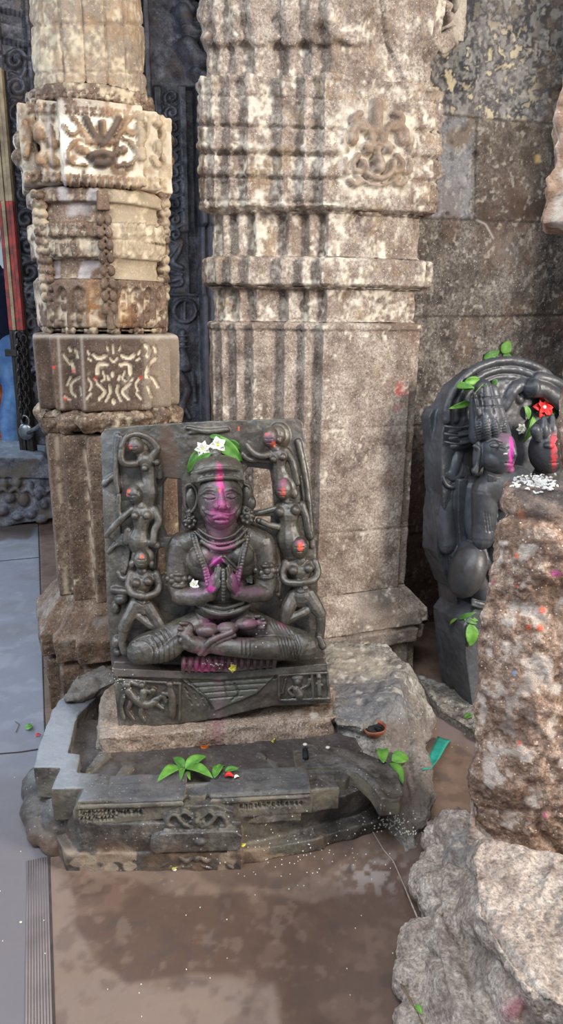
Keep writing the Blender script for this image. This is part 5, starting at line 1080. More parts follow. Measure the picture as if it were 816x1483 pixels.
m = MB(); m.prism(RT, [(665, 694), (678, 694), (680, 740), (678, 800), (668, 802), (664, 750)], -44, -30); m.prism(RT, [(655, 700), (666, 700), (664, 790), (650, 800)], -52, -40)
rfig('staff', m, sm=1, parent=torso)
# ------------------------------------------------------------------ rough foreground stone, lower right
M['rough'] = stone('coarse_pink_granite', [(118, 90, 73), (170, 139, 118), (210, 186, 167)], sc=38, fine=150, grain=.35, bump=.95, bumpd=.009, rough=.75, speck=(222, 210, 198), speck_amt=.04, speck_sc=260, stain=(106, 78, 60), stain_sc=8, stain_amt=.5, bsc=55)
M['rock'] = stone('layered_grey_mortar', [(146, 128, 116), (188, 171, 158), (214, 201, 188)], sc=26, fine=150, grain=.34, bump=.9, bumpd=.01, rough=.85, bsc=70)
GT = Frame(at_y(760, 1000, 1.22), -20, 0)
gs = thing('rough_stone', (GT.P[0], GT.P[1], 0), 'large coarse pinkish stone block in the right foreground, rice scattered on its shoulder', 'stone block')
g = MB()
g.prism(GT, [(732, 716), (745, 706), (800, 702), (830, 700), (1100, 700), (1100, 1420), (830, 1350), (796, 1330), (742, 1262), (705, 1220), (684, 1192), (679, 1150), (688, 1085), (687, 1030), (694, 930), (707, 850), (720, 780), (726, 745)], -120, -10)
g.prism(GT, [(806, 700), (808, 670), (815, 640), (820, 610), (826, 560), (832, 520), (1100, 480), (1100, 720), (806, 720)], -90, -40)
for (x, y, rx, ry) in ((770, 800, 50, 90), (760, 980, 66, 130), (800, 1150, 100, 110), (740, 1120, 50, 80)): ell(g, GT, x, y, -20, rx, ry, 28)
def gdisp(V, N, X, Y):
    q, _ = sdist(X, Y, [(722, 745), (760, 752), (800, 756), (816, 770)]); d = -.012*np.exp(-(q/7)**2)
    q, _ = sdist(X, Y, catmull([(780, 1180), (790, 1215), (816, 1245)], 4)); d -= .012*np.exp(-(q/7)**2)
    return d+.012*fbm(V, 10, 3, 3)+.0045*fbm(V, 55, 3, 4)+.002*fbm(V, 150, 2, 6)
def gcol(V, X, Y, C, N):
    b = fbm(V, 40, 3, 5)
    C = over(C, (226, 212, 200), sstep(.25, .7, b+.25*fbm(V, 8, 2, 8)+.3*np.exp(-(((X-740)/40)**2+((Y-1040)/150)**2)))*.6)
    C = over(C, (90, 66, 52), sstep(.2, .8, fbm(V, 11, 3, 6))*.5)
    C = over(C, (96, 90, 88), polymask(X, Y, [(735, 690), (760, 676), (830, 680), (830, 745), (780, 748), (745, 720)], 8, V, 8, 30)*.7)
    for (x, y, r, c) in ((787, 884, 5, (236, 96, 50)), (782, 910, 6, (236, 96, 50)), (766, 910, 4, (236, 96, 50)), (748, 806, 4, (236, 110, 60)), (748, 852, 3, (236, 96, 50)), (805, 830, 6, (214, 90, 160)), (715, 844, 3, (214, 90, 130)), (753, 1073, 3, (236, 96, 50)), (746, 974, 4, (110, 140, 170)), (754, 745, 7, (200, 130, 100)), (790, 1180, 4, (220, 100, 140))): C = over(C, c, sstep(1.4, .5, ((X-x)/r)**2+((Y-y)/r)**2+.6*fbm(V, 90, 2, 9))*.75)
    return C
remslab('stone_body', g, gs, M['rough'], vox=.0045, sm=8, nz=.001, nsc=50, colf=gcol, disp=gdisp)
g = MB(); g.prism(GT, [(681, 1188), (705, 1216), (742, 1258), (775, 1302), (816, 1336), (1000, 1400), (1000, 1560), (860, 1500), (805, 1442), (770, 1384), (730, 1330), (695, 1272), (676, 1228), (678, 1200)], -170, 4)
remslab('cement_collar', g, gs, M['rock'], vox=.0045, sm=6, nz=.002, nsc=60, disp=lambda V, N, X, Y: .006*fbm(V, 16, 3, 3)+.002*fbm(V, 90, 2, 5), colf=lambda V, X, Y, C, N: over(C, (176, 160, 150), .55*sstep(-.6, .5, fbm(V, 30, 3, 4))))
g = MB()
g.slab(zp([(590, 1410), (604, 1350), (612, 1292), (628, 1262), (636, 1220), (652, 1200), (700, 1190), (900, 1250), (1100, 1500), (1000, 1700), (640, 1620), (600, 1500)], 0), -.01, .14, top=zp([(632, 1330), (640, 1290), (648, 1240), (662, 1210), (690, 1200), (900, 1260), (1100, 1480), (1000, 1560), (680, 1500), (640, 1420)], .14))
g.slab(zp([(650, 1330), (660, 1250), (680, 1210), (900, 1260), (1100, 1480), (900, 1600), (720, 1500)], .12), .1, .26, top=zp([(690, 1320), (684, 1240), (700, 1215), (900, 1260), (1050, 1400), (900, 1500), (760, 1430)], .26))
for (x, y, z, r) in ((640, 1215, .05, .045), (632, 1252, .04, .04), (622, 1282, .04, .05), (640, 1300, .07, .05), (612, 1370, .04, .05), (600, 1420, .03, .04), (664, 1204, .1, .05), (604, 1480, .02, .04)): g.sphere(at_z(x, y, z), r)
def rdisp(V, N, X, Y):
    d = .006*fbm(V, 8, 3, 13)+.003*fbm(V, 45, 3, 14)+.003*fbm(V, 130, 2, 15)-.006*np.abs(vnoise(V@np.array([[.8,.5,0],[-.5,.8,.3],[.2,-.3,.9]])*np.array([3.5,.7,1.5]), 16, 16))
    for p, rr in (([(660, 1230), (690, 1300), (730, 1370), (790, 1450)], 6), ([(600, 1360), (640, 1400), (650, 1450)], 4), ([(690, 1370), (720, 1400), (760, 1470)], 9), ([(630, 1300), (670, 1370), (690, 1450)], 5)):
        q, _ = sdist(X, Y, catmull(p, 4)); d -= .011*np.exp(-(q/rr)**2)
    return d
remslab('mortar_footing', g, gs, M['rock'], vox=.004, sm=14, nz=.001, nsc=50, disp=rdisp, colf=lambda V, X, Y, C, N: over(over(over(C, (112, 100, 92), sstep(.2, .7, fbm(V, 26, 3, 4))*.5), (190, 100, 116), np.exp(-(((X-745)/14)**2+((Y-1462)/18)**2))*.6), (110, 112, 114), polymask(X, Y, [(636, 1240), (660, 1196), (682, 1196), (690, 1240), (660, 1250)], 6, V, 6)*.5))
# overhanging lump of the same kind of stone, upper right edge
g = MB(); UT = Frame(at_y(810, 230, 1.25), -22, 0)
g.prism(UT, [(818, 120), (808, 148), (801, 168), (805, 202), (804, 232), (794, 252), (787, 264), (792, 278), (784, 296), (781, 312), (786, 329), (800, 322), (830, 326), (900, 330), (960, 60), (830, 60)], -120, 0)
for (x, y, r) in ((800, 318, 12), (798, 262, 10), (808, 180, 8), (806, 215, 8), (815, 300, 14)): ell(g, UT, x, y, -20, r, r, 20)
upc = lambda V, X, Y, C, N: over(over(C, (172, 138, 112), .6*np.ones(X.shape)), (222, 210, 196), sstep(.1, .7, fbm(V, 22, 3, 4)+.3*np.exp(-(((X-812)/18)**2+((Y-280)/40)**2)))*.7)
g.prism(UT, [(840, 40), (1060, 40), (1060, 760), (850, 760), (850, 320)], -120, -8)
remslab('carved_overhang', g, gs, M['rough'], vox=.0045, sm=5, nz=.002, nsc=50, disp=lambda V, N, X, Y: .008*fbm(V, 14, 3, 3)+.002*fbm(V, 90, 2, 6), colf=upc)
# ------------------------------------------------------------------ far people, gate post, chain
M['navy'] = plain('navy_cloth', (22, 30, 62), .9, sc=60); M['jeans'] = plain('washed_denim', (120, 160, 206), .9, (84, 122, 178), sc=14); M['skin'] = plain('skin', (120, 82, 62), .6); M['hair'] = plain('black_hair', (24, 20, 20), .5)
M['orange'] = plain('orange_cloth', (222, 120, 30), .85, (176, 74, 20), sc=16)
def fig(mb, name, mat, parent, vox=.008, sm=4, **kw): return link(name, remesh(mb, vox, sm), mat, parent, **kw)
def wl(mb, pts): q = catmull(pts, 5); mb.tube(q[:, :3], q[:, 3], 12); [mb.sphere(a[:3], a[3]) for a in (q[0], q[-1])]
hx, hy = at_y(2, 470, 4.75)[:2]; hx -= .05
p1 = thing('person', (hx, hy, 0), 'person standing in the doorway at far left in navy shirt and light blue jeans', 'person')
b = MB(); wl(b, [(hx, hy, 1.0, .13), (hx, hy, 1.2, .12), (hx, hy, 1.4, .15), (hx, hy, 1.46, .07), (hx, hy, 1.52, .055)]); b.sphere((hx, hy-.01, 1.63), (.075, .09, .11)); b.sphere((hx, hy-.09, 1.62), .018)
for s_ in (-1, 1):
    wl(b, [(hx+s_*.17, hy, 1.42, .05), (hx+s_*.22, hy, 1.18, .042), (hx+s_*.2, hy-.08, .95, .032), (hx+s_*.2, hy-.1, .88, .035)])
    for k in range(4): wl(b, [(hx+s_*.2+(k-1.5)*.016, hy-.1, .86, .009), (hx+s_*.2+(k-1.5)*.017, hy-.11, .82, .008), (hx+s_*.2+(k-1.5)*.015, hy-.1, .785, .007)])
    wl(b, [(hx+s_*.2-s_*.035, hy-.11, .88, .01), (hx+s_*.2-s_*.045, hy-.12, .84, .009)])
    wl(b, [(hx+s_*.1, hy, .95, .09), (hx+s_*.11, hy, .5, .055), (hx+s_*.11, hy+.02, .08, .035)]); wl(b, [(hx+s_*.11, hy+.02, .04, .04), (hx+s_*.12, hy-.12, .03, .035)])
bd = fig(b, 'body', M['skin'], p1)
b = MB(); wl(b, [(hx, hy, .98, .15), (hx, hy, 1.2, .14), (hx, hy, 1.4, .16), (hx, hy, 1.45, .09)])
for s_ in (-1, 1): wl(b, [(hx+s_*.14, hy, 1.42, .07), (hx+s_*.22, hy, 1.2, .062)])
fig(b, 'shirt', M['navy'], p1); b = MB()
kx, ky = at_y(14, 575, 4.75)[:2]; fx, fy = at_y(24, 690, 4.75)[:2]
for s_, (a1, a2) in ((1, (kx, fx)), (-1, (hx-.12, hx-.14))): wl(b, [(hx+s_*.07, hy, .98, .13), (hx+.06+s_*.06 if s_ > 0 else hx-.1, hy, .75, .1), (a1, hy, .52, .078), (a2, hy, .3, .07), (a2+.01, hy, .06, .07)])
wl(b, [(hx, hy, 1.0, .15), (hx, hy, .9, .15)]); fig(b, 'jeans', M['jeans'], p1)
b = MB(); b.sphere((hx, hy+.01, 1.67), (.085, .1, .1)); fig(b, 'hair', M['hair'], p1)
ox, oy = at_y(-4, 600, 5.3)[:2]
p2 = thing('person', (ox, oy, 0), 'person seated low in the doorway at far left, wrapped in orange cloth', 'person')
b = MB(); wl(b, [(ox, oy, .15, .16), (ox, oy, .4, .13), (ox, oy, .58, .12), (ox, oy, .66, .05)]); b.sphere((ox, oy-.02, .78), (.075, .09, .11)); b.sphere((ox+.02, oy-.11, .77), .015)
for s_ in (-1, 1):
    wl(b, [(ox+s_*.16, oy, .58, .045), (ox+s_*.2, oy-.08, .38, .038), (ox+s_*.1, oy-.25, .3, .03)])
    for k in range(4): wl(b, [(ox+s_*.08+(k-1.5)*.014, oy-.27, .3, .009), (ox+s_*.04+(k-1.5)*.014, oy-.33, .28, .008)])
    wl(b, [(ox+s_*.12, oy-.26, .31, .009), (ox+s_*.1, oy-.3, .33, .008)]); wl(b, [(ox+s_*.1, oy, .12, .1), (ox+s_*.28, oy-.25, .14, .08), (ox+s_*.05, oy-.35, .08, .06)])
fig(b, 'body', M['skin'], p2); b = MB(); b.sphere((ox, oy+.01, .81), (.088, .1, .1)); b.sphere((ox+.01, oy+.1, .74), .05); fig(b, 'hair', M['hair'], p2)
b = MB(); wl(b, [(ox, oy, .1, .2), (ox, oy, .35, .16), (ox, oy, .55, .15)]); wl(b, [(ox+.1, oy, .14, .13), (ox+.28, oy-.22, .16, .11), (ox+.1, oy-.36, .1, .09)]); wl(b, [(ox-.1, oy, .14, .13), (ox-.28, oy-.22, .16, .11), (ox-.1, oy-.36, .1, .09)]); wl(b, [(ox+.2, oy-.1, .05, .07), (ox+.3, oy-.05, .25, .05), (ox+.16, oy, .5, .08)])
fig(b, 'sari', M['orange'], p2)
def boxobj(name, c, h, yaw, mat, parent, bw=.004, **kw):
    mb = MB(); mb.box(c, h, yaw); V, Fc = mb.arrays(); return bev(link(name, to_mesh(name, V, Fc), mat, parent, smooth=False, **kw), bw)
M['red'] = plain('worn_red_paint', (196, 72, 62), .6, (120, 60, 54), sc=20); M['cream'] = plain('worn_cream_paint', (196, 176, 140), .6, (150, 130, 104), sc=20); M['iron'] = plain('dull_iron', (66, 60, 56), .45, metal=.6, sc=40); M['steel'] = plain('scuffed_steel', (150, 152, 155), .3, metal=.9, sc=30)
GY = 4.22
gp = at_y(26, 480, GY)
gpost = thing('gate_post', (gp[0], gp[1], 0), 'narrow gate leaf edge with red and cream stripes and iron lower half, far left', 'gate')
zz = lambda y: at_y(20, y, GY)[2]
for k, (dx, mt, mt2) in enumerate(((-.034, 'red', 'cream'), (-.012, 'cream', 'iron'), (.010, 'red', 'cream'), (.031, 'red', 'cream'))):
    hw = .0095
    for nm, m2, ya, yb in (('iron_rail', 'iron', 660, 478), ('painted_rail', mt, 478, 292), ('upper_rail', mt2 if mt2 == 'cream' else 'cream', 292, 100)):
        boxobj(nm, (gp[0]+dx, gp[1]-.006*(k % 2), (zz(ya)+zz(yb))/2), (hw, .02, (zz(yb)-zz(ya))/2), 0, M[m2], gpost, .002)
boxobj('back_plate', (gp[0], gp[1]+.03, (zz(660)+zz(100))/2), (.045, .008, (zz(100)-zz(660))/2), 0, M['iron'], gpost)
cp = at_y(30, 480, GY-.05); chn = thing('hanging_chain', (cp[0], cp[1], zz(490)), 'rusty iron chain hanging down the gate edge at far left', 'chain')
def linkmesh(c, r, rr, rot):
    mb = MB(); q = [(c[0]+r*.62*math.cos(t)*math.cos(rot), c[1]+r*.62*math.cos(t)*math.sin(rot), c[2]+r*math.sin(t)) for t in np.linspace(0, 2*math.pi, 17)[:-1]]
    n = 6; V = []; 
    for i, p in enumerate(q):
        t = 2*math.pi*i/16; o = np.array([math.cos(t)*math.cos(rot), math.cos(t)*math.sin(rot), math.sin(t)]); s_ = np.array([-math.sin(rot), math.cos(rot), 0])
        for k in range(n): V.append(np.array(p)+rr*(o*math.cos(2*math.pi*k/n)+s_*math.sin(2*math.pi*k/n)))
    Fc = [(i*n+k, ((i+1) % 16)*n+k, ((i+1) % 16)*n+(k+1) % n, i*n+(k+1) % n) for i in range(16) for k in range(n)]
    mb.add(V, Fc); return mb
for col_ in (0, 1):
    for k in range(14):
        y = 487+k*9.0+col_*4; P_ = at_y(26+col_*8+(y-480)*.05, y, GY-.05); mb = linkmesh(P_, .024, .006, (k % 2)*1.4+.2); V, Fc = mb.arrays(); link('chain_link', to_mesh('l', V, Fc), M['iron'], chn)
P_ = at_y(38, 625, GY-.06); pad = thing('padlock', P_, 'round steel padlock hanging at the bottom of the chain, far left', 'padlock')
mb = MB(); mb.sphere(P_, (.045, .018, .05), nu=20, nv=14); V, Fc = mb.arrays(); link('lock_body', to_mesh('l', V, Fc), M['steel'], pad); mb = linkmesh(P_+np.array([0, 0, .06]), .035, .007, 0); V, Fc = mb.arrays(); link('shackle', to_mesh('l', V, Fc), M['steel'], pad)
P_ = at_y(52, 622, GY-.1); mb = MB(); mb.tube([at_y(36, 630, GY-.05), at_y(56, 618, GY-.12), at_y(74, 604, GY-.2)], [.012, .014, .016]); V, Fc = mb.arrays(); link('pull_handle', to_mesh('l', V, Fc), M['steel'], gpost)
boxobj('hasp', tuple(at_y(16, 511, GY-.04)), (.035, .006, .02), 0, M['iron'], gpost)
# ------------------------------------------------------------------ offerings: leaves, flowers, lamp, grains
M['leaf'] = plain('fresh_green_leaf', (108, 158, 62), .55, (72, 124, 44), sc=40, bump=.3); M['leafd'] = plain('deep_green_leaf', (84, 134, 52), .55, (54, 98, 38), sc=40, bump=.3); M['stemg'] = plain('green_stem', (120, 150, 60), .6)
M['white'] = plain('white_petal', (248, 246, 238), .6, (226, 224, 206), sc=60); M['redp'] = plain('red_petal', (222, 34, 30), .55, (176, 18, 24), sc=50); M['pink'] = plain('pink_bud', (240, 190, 200), .6); M['yellow'] = plain('yellow_petal', (226, 216, 90), .6); M['orangep'] = plain('orange_petal', (228, 116, 40), .6)
dg = bpy.context.evaluated_depsgraph_get(); dg.update()
def hit(px, py):
    r = ray(px, py); r = r/np.linalg.norm(r); ok, loc, nrm, _, ob, _ = SC.ray_cast(dg, Vector(CAM), Vector(r))
    if not ok: return at_z(px, py, 0), np.array([0, 0, 1.])
    n = np.array(nrm); 
    if n.dot(r) > 0: n = -n
    return np.array(loc), n
def leafmesh(a, b, w, n, fold=.25, curl=.12, sub=10):
    a, b = np.array(a), np.array(b); d = b-a; Lg = np.linalg.norm(d); t = d/Lg; s_ = np.cross(n, t); s_ /= np.linalg.norm(s_)+1e-9; nn = np.cross(t, s_)
    if nn.dot(n) < 0: nn = -nn
    P = []
    for i in range(sub+1):
        u = i/sub; hw = w*.5*(math.sin(math.pi*min(1, u**.75))**.8 if 0 < u < 1 else .02)+w*.01
        for j in range(-3, 4):
            v = j/3; P.append(a+d*u+s_*hw*v+nn*(abs(v)*hw*fold+curl*Lg*math.sin(math.pi*u)*1.0-.03*Lg*u*u+(.05*hw*math.cos(u*26) if abs(j) < 3 and j else 0)-.04*hw*(j == 0)))
    Fc = [(i*7+j, i*7+j+1, (i+1)*7+j+1, (i+1)*7+j) for i in range(sub) for j in range(6)]
    me = bpy.data.meshes.new('leaf'); me.from_pydata([tuple(p) for p in P], [], Fc); me.update(); return me
def leafobj(a, b, w, n, parent, mat='leaf', **k):
    o = link('leaf', leafmesh(a, b, w, n, **k), M[mat], parent); s_ = o.modifiers.new('t', 'SOLIDIFY'); s_.thickness = .0008; return o
TOC = lambda P, d: P+(CAM-P)/np.linalg.norm(CAM-P)*d
def sprig(label, items, group=None, cat='leaf sprig', stems=(), lift=.004, name='leaf_sprig'):
    """items: (base px, tip px, width in photo px, material)"""
    P0, n0 = hit(*items[0][0]); P0 = P0+n0*lift*.3; t = thing(name, P0, label, cat, group)
    for it in items:
        (ax, ay), (bx, by), wpx = it[:3]; A, na = hit(ax, ay); B, nb = hit(bx, by)
        if np.linalg.norm(B-A) > 3.0*math.hypot(bx-ax, by-ay)*.0022: B = A+(ray(bx, by)/ray(bx, by)[1]-ray(ax, ay)/ray(ax, ay)[1])*A[1]; nb = na
        s_ = np.linalg.norm(A-CAM)/F; n = na+nb+np.array([0, -.3, .3]); n /= np.linalg.norm(n)
        leafobj(TOC(A+n*lift, .003), TOC(B+n*lift*1.3, .006), wpx*s_*1.1, n, t, it[3] if len(it) > 3 else 'leaf')
    for s_ in stems:
        q = [TOC(hit(x, y)[0]+hit(x, y)[1]*lift, .004) for x, y in s_]; mb = MB(); mb.tube(q, .0011, 6); V, Fc = mb.arrays(); link('stem', to_mesh('s', V, Fc), M['stemg'], t)
    return t
def flower(px, py, r, label, cat='flower', petals=7, mat='white', name='jasmine_flower', rings=2, group=None, lift=.006, elong=1, center='yellow'):
    P_, n = hit(px, py); n = n+np.array([0, -.8, .2]); n /= np.linalg.norm(n); s_ = np.linalg.norm(P_-CAM)/F; P_ = TOC(P_+n*lift, .012); t = thing(name, P_, label, cat, group)
    a = np.cross(n, [0, 0, 1.]); a /= np.linalg.norm(a); b_ = np.cross(n, a)
    for k in range(rings):
        for j in range(petals):
            th = 2*math.pi*(j+.5*k+random.uniform(-.12, .12))/petals; d = a*math.cos(th)+b_*math.sin(th); R = r*s_*(1-.28*k)
            o = link('petal', leafmesh(P_+d*R*.05, P_+d*R*elong+n*R*(.15+.45*k), R*(.75 if petals < 7 else .62), n*1.0-d*.3, fold=.3, curl=.15, sub=7), M[mat], t); q = o.modifiers.new('t', 'SOLIDIFY'); q.thickness = .0008
    mb = MB(); mb.sphere(P_+n*r*s_*.25, r*s_*.16); V, Fc = mb.arrays(); link('flower_centre', to_mesh('c', V, Fc), M[center], t); return t
sprig('leafy sprig on the right of the praying figure\'s crown', [((310, 634), (352, 668), 19), ((326, 655), (354, 680), 9, 'leafd'), ((304, 632), (328, 636), 7, 'leafd'), ((330, 640), (350, 650), 12, 'leafd')])
sprig('two green leaves on the left of the praying figure\'s crown', [((288, 652), (272, 686), 11, 'leafd'), ((308, 656), (274, 684), 11)])
flower(294, 650, 12, 'crumpled cream jasmine flower on the left side of the crown', rings=3); flower(316, 645, 13, 'large white jasmine flower standing upright on top of the crown', petals=5, rings=2)
flower(285, 847, 9, 'small white jasmine flower tucked at the left armlet of the praying figure', petals=6); flower(360, 836, 10, 'small white jasmine flower tucked at the right armlet of the praying figure', petals=6)
flower(335, 966, 7, 'tiny yellow flower on the pink fringed seat below the crossed legs', petals=5, mat='yellow', name='yellow_flower')
sprig('sprig of five broad leaves lying in the sunken bed of the plinth', [((267, 1117), (229, 1134), 17), ((266, 1116), (252, 1100), 12, 'leafd'), ((268, 1116), (299, 1098), 15), ((268, 1118), (308, 1129), 16), ((266, 1119), (262, 1133), 8, 'leafd'), ((268, 1119), (276, 1133), 8)], lift=.006)
sprig('curled small leaves beside the red petal in the plinth bed', [((311, 1130), (322, 1112), 12, 'leafd'), ((326, 1120), (346, 1117), 9, 'leafd'), ((314, 1118), (326, 1114), 8)], lift=.006)
sprig('sprig of three rounded leaves on the plinth spout', [((556, 1108), (555, 1088), 14), ((566, 1105), (590, 1099), 17), ((565, 1107), (582, 1138), 14)], lift=.008)
sprig('leafy sprig on top of the arch of the right-hand stele', [((700, 520), (724, 508), 10, 'leafd'), ((727, 512), (738, 494), 14), ((728, 514), (742, 521), 8, 'leafd')])
sprig('trailing leafy sprig over the tall crown of the large face', [((662, 559), (688, 562), 9), ((672, 552), (694, 549), 11), ((704, 555), (679, 584), 8, 'leafd'), ((680, 583), (649, 592), 8), ((712, 556), (719, 549), 8, 'leafd'), ((672, 568), (688, 564), 7, 'leafd')], stems=[[(700, 557), (688, 570), (678, 584)]])
sprig('leafy sprig hanging below the red flower by the second face', [((760, 588), (765, 608), 8), ((772, 602), (758, 641), 9), ((776, 598), (807, 599), 7, 'leafd'), ((808, 604), (822, 603), 10, 'leafd'), ((770, 606), (763, 622), 8, 'leafd')])
flower(785, 590, 16, 'red hibiscus flower on the head of the second face', petals=5, mat='redp', name='hibiscus_flower', rings=2, center='white'); flower(753, 621, 8, 'small cream flower beside the sprig at the second face', petals=6)
sprig('green sprig stuck on the knee side of the right-hand stele', [((666, 893), (693, 899), 8), ((664, 897), (690, 887), 6, 'leafd'), ((679, 903), (681, 936), 18), ((664, 896), (653, 906), 4), ((672, 896), (692, 904), 7, 'leafd')])
sprig('single small green leaf on the floor against the rough stone', [((673, 1042), (684, 1037), 8, 'leafd')], cat='leaf', name='fallen_leaf'); sprig('curled green leaf on the blue-grey tiles at far left', [((37, 1058), (48, 1054), 9, 'leaf'), ((40, 1056), (46, 1050), 6, 'leafd')], cat='leaf', name='fallen_leaf')
sprig('thin green leaf at the foot of the mortar footing, bottom right', [((603, 1457), (612, 1472), 6)], cat='leaf', name='fallen_leaf')
def bit(name, label, cat, pts, r, mat, z=.003, group=None):
    q = [hit(x, y)[0]+hit(x, y)[1]*z for x, y in pts]; mb = MB()
    if len(q) == 1: mb.sphere(q[0], (r, r*.8, r*.6), nu=10, nv=7)
    else: mb.tube(q, r, 7)
    V, Fc = mb.arrays(); me = to_mesh(name, V, Fc); return link(name, me, M[mat], None, label=label, cat=cat, loc=q[0], group=group)
def petal(px, py, w, mat, label, ang=0, name='fallen_petal'):
    P_, n = hit(px, py); s_ = np.linalg.norm(P_-CAM)/F; d = np.array([math.cos(ang), math.sin(ang), 0])*w*s_*.6; me = leafmesh(P_-d+n*.003, P_+d+n*.004, w*s_*.8, n, fold=.5, curl=.25)
    o = link(name, me, M[mat], None, label=label, cat='petal', loc=P_); q = o.modifiers.new('t', 'SOLIDIFY'); q.thickness = .0008; return o
petal(332, 1127, 11, 'redp', 'red petal lying in the plinth bed beside the small leaves'); petal(343, 1128, 6, 'white', 'small white petal next to the red petal in the plinth bed', .5); petal(297, 1077, 11, 'orangep', 'orange petal at the foot of the pinkish cement bed', .4)
petal(395, 1070, 7, 'yellow', 'yellow petal at the front right of the cement bed', 1.2); petal(350, 1222, 6, 'yellow', 'yellow petal fallen beside the plinth foot', .2); petal(56, 1067, 6, 'redp', 'dark red petal on the tiles next to the curled leaf at far left', .9); petal(254, 1260, 7, 'yellow', 'pale petal on the floor in front of the plinth', .5)
M['twig'] = plain('dry_twig', (120, 96, 70), .8); M['pebw'] = plain('white_pebble', (226, 222, 206), .6); M['cord'] = plain('pale_thin_cord', (170, 150, 134), .8)
bit('dry_stalk', 'curled dry brown stalk next to the orange petal', 'stalk', [(303, 1074), (309, 1072), (316, 1078), (326, 1079)], .0011, 'twig'); bit('dry_stalk', 'thin brown stem lying on the tiles at far left', 'stalk', [(23, 1062), (28, 1050), (22, 1046)], .001, 'twig')
bit('pebble', 'white pebble on top of the small post of the plinth bed', 'pebble', [(442, 1084)], .006, 'pebw', .012); bit('pebble', 'white pebble lying on the plinth spout near the cement bed', 'pebble', [(475, 1084)], .006, 'pebw', .003); bit('pebble', 'pale pebble on the floor at the plinth\'s lotus carving', 'pebble', [(253, 1261)], .005, 'pebw', .003)
bit('small_post', 'short wet stone nub standing in the plinth bed under a white pebble', 'stone nub', [(443, 1100), (442, 1088)], .0075, 'plinth', .004)
bit('thin_cord', 'pale thin cord lying across the brown floor right of the plinth', 'cord', [(528, 1190), (540, 1205), (556, 1232), (570, 1248), (584, 1280), (606, 1330)], .0016, 'cord', .002); bit('dry_twig', 'dark thin twig on the floor at the bottom right beside the mortar footing', 'twig', [(582, 1424), (594, 1448), (612, 1482)], .0018, 'twig', .003)
bit('white_fleck', 'small pale fleck on the grey tiles at lower left', 'fleck', [(30, 1336)], .0032, 'pebw', .001)
# green cloth strip
q = [hit(x, y)[0]+np.array([0, 0, .006]) for x, y in ((634, 1070), (653, 1076), (625, 1118), (611, 1121))]
P_ = []; 
for i in range(13):
    u = i/12
    for j in range(5): v = j/4; a = q[0]*(1-v)+q[1]*v; c = q[3]*(1-v)+q[2]*v; P_.append(tuple(a*(1-u)+c*u+np.array([0, 0, .006*math.sin(u*7)*math.sin(v*2+u)+.004*abs(v-.5)])))
me = bpy.data.meshes.new('strip'); me.from_pydata(P_, [], [(i*5+j, i*5+j+1, (i+1)*5+j+1, (i+1)*5+j) for i in range(12) for j in range(4)]); M['teal'] = plain('teal_paper', (40, 150, 132), .6, (30, 124, 112), sc=30)
o = link('paper_strip', me, M['teal'], None, label='crumpled teal green paper strip lying on the floor right of the plinth spout', cat='paper', loc=q[0]); z_ = o.modifiers.new('t', 'SOLIDIFY'); z_.thickness = .0012
# clay lamp
P_, _ = hit(542, 1066); P_ = P_+np.array([0, 0, .006]); M['clay'] = plain('fired_clay', (158, 92, 66), .75, (120, 66, 48), sc=40); M['oil'] = plain('black_oil', (24, 26, 32), .12, spec=.8, bump=.4, sc=60)
dy = thing('clay_lamp', P_, 'small round terracotta oil lamp with black oil on the mortar slope', 'oil lamp')
def lathe(prof, n=36, pinch=0):
    V = []; 
    for r, z in prof:
        for k in range(n): t = 2*math.pi*k/n; f = 1+pinch*math.exp(-((((t-4.2+math.pi) % (2*math.pi))-math.pi)/.35)**2)*(r > .015); V.append((P_[0]+r*f*math.cos(t), P_[1]+.003+r*f*math.sin(t), P_[2]+z))
    Fc = [(i*n+k, i*n+(k+1) % n, (i+1)*n+(k+1) % n, (i+1)*n+k) for i in range(len(prof)-1) for k in range(n)]; return V, Fc+[tuple(reversed(range(n)))]+[tuple(range((len(prof)-1)*n, len(prof)*n))]
s_ = np.linalg.norm(P_-CAM)/F*17
V, Fc = lathe([(s_*.55, -.004), (s_*.7, .003), (s_*.95, .014), (s_, .021), (s_*.96, .023), (s_*.9, .021), (s_*.8, .012), (s_*.3, .007)], pinch=.14); link('bowl', to_mesh('b', V, Fc), M['clay'], dy)
V, Fc = lathe([(s_*.84, .012), (s_*.87, .0165), (s_*.5, .0168), (s_*.05, .018)]); link('oil', to_mesh('o', V, Fc), M['oil'], dy)
mb = MB(); mb.tube([P_+[0, 0, .017], P_+[.006, -.006, .021], P_+[.012, -.012, .024]], .002, 6); V, Fc = mb.arrays(); link('wick', to_mesh('w', V, Fc), M['hair'], dy)
# uncountable grains
M['rice'] = plain('white_rice', (240, 236, 230), .6)
def grains(name, label, cat, pts, r, mat, elong=2.2):
    mb = MB()
    for x, y in pts:
        p, n = hit(x, y); a = random.uniform(0, 6.28); u = np.array([math.cos(a), math.sin(a), 0]); u = u-u.dot(n)*n; u /= np.linalg.norm(u)+1e-9; mb.sphere(p+n*r*.4, (r*elong, r, r*.9), (u, np.cross(n, u), n), nu=7, nv=5)
    V, Fc = mb.arrays(); return link(name, to_mesh(name, V, Fc, False), M[mat], None, label=label, cat=cat, kind='stuff', loc=V.mean(0))
def scat(n, cx, cy, rx, ry): return [(cx+random.gauss(0, 1)*rx, cy+random.gauss(0, 1)*ry) for _ in range(n)]
grains('rice_grains', 'white rice grains heaped on the shoulder of the rough foreground stone', 'rice', [(x, y) for x, y in scat(150, 778, 698, 14, 6) if x < 812 and y > 686]+scat(10, 748, 704, 5, 3), .0022, 'rice')
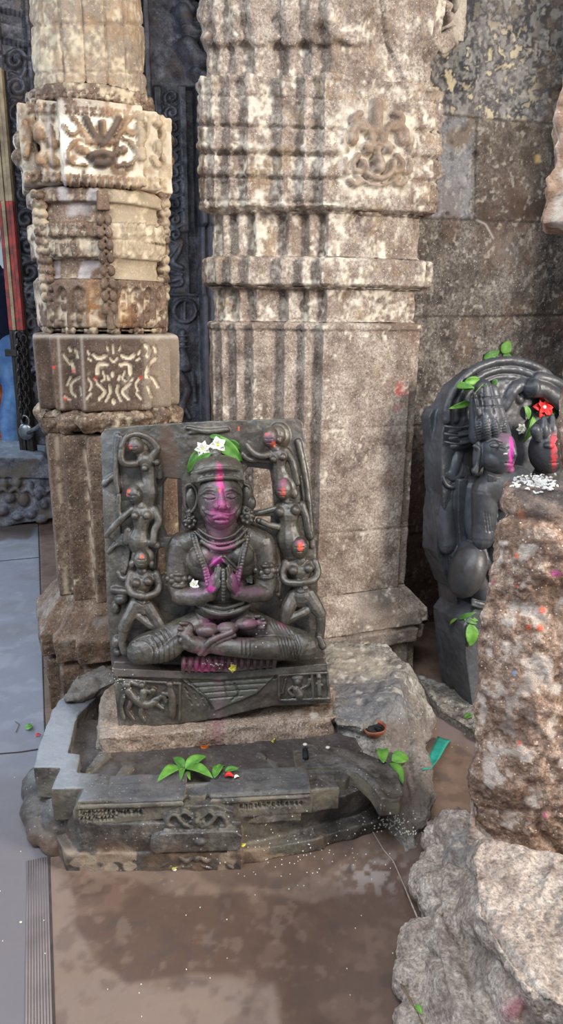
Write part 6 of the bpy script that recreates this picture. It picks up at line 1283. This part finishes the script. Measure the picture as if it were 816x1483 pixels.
grains('rice_grains', 'white grains scattered on the pink fringed seat of the praying figure', 'rice', scat(22, 315, 961, 14, 3)+scat(8, 378, 918, 10, 8), .0016, 'rice', 1.4)
grains('crumbs', 'pale grains and crumbs swept against the foot of the plinth spout', 'crumbs', scat(80, 566, 1190, 15, 6)+scat(30, 590, 1206, 10, 3), .0018, 'pebw', 1.3)
grains('crumbs', 'tiny pale crumbs sprinkled over the floor and plinth', 'crumbs', scat(90, 430, 1235, 70, 22)+scat(40, 420, 1045, 50, 8)+scat(30, 640, 1050, 40, 22)+[(random.uniform(90, 600), random.uniform(1270, 1480)) for _ in range(16)]+[(random.uniform(0, 70), random.uniform(800, 1480)) for _ in range(10)]+scat(30, 175, 985, 12, 8), .0013, 'pebw', 1.3)
# ------------------------------------------------------------------ light
w = bpy.data.worlds.new('sky'); SC.world = w; w.use_nodes = True; nt = w.node_tree; bg = nt.nodes['Background']
tc = nt.nodes.new('ShaderNodeTexCoord'); sx = nt.nodes.new('ShaderNodeSeparateXYZ'); nt.links.new(tc.outputs['Generated'], sx.inputs[0])
mr = nt.nodes.new('ShaderNodeMapRange'); mr.inputs[1].default_value = -.6; mr.inputs[2].default_value = .7; nt.links.new(sx.outputs[0], mr.inputs[0])
rp = nt.nodes.new('ShaderNodeValToRGB'); rp.color_ramp.elements[0].color = (.62, .78, 1.0, 1); rp.color_ramp.elements[1].color = (.95, .92, .88, 1); nt.links.new(mr.outputs[0], rp.inputs[0]); nt.links.new(rp.outputs[0], bg.inputs['Color'])
bg.inputs['Strength'].default_value = .42
def area(name, loc, target, size, power, color, sy=None):
    l = bpy.data.lights.new(name, 'AREA'); l.energy = power; l.color = color; l.shape = 'RECTANGLE'; l.size = size; l.size_y = sy or size
    o = bpy.data.objects.new(name, l); COL.objects.link(o); o.location = loc
    o.rotation_euler = (Vector(target)-Vector(loc)).to_track_quat('-Z', 'Y').to_euler(); return o
area('daylight_right', (3.2, -.1, 2.1), (.2, 2.1, .7), .7, 190, (1, .93, .85), .9)
area('daylight_above', (-.3, .1, 3.3), (-.1, 2.0, .5), 1.6, 90, (.9, .95, 1))
area('daylight_left', (-3.0, .6, 2.4), (-.3, 2.0, .8), 1.4, 60, (.78, .88, 1))
area('daylight_door', (-3.6, 4.6, 2.6), (-1.0, 2.4, 0), 1.2, 90, (.74, .86, 1))
vs = SC.view_settings; vs.view_transform = 'Standard'; vs.look = 'None'; vs.exposure = .15; vs.gamma = 1; vs.use_curve_mapping = False
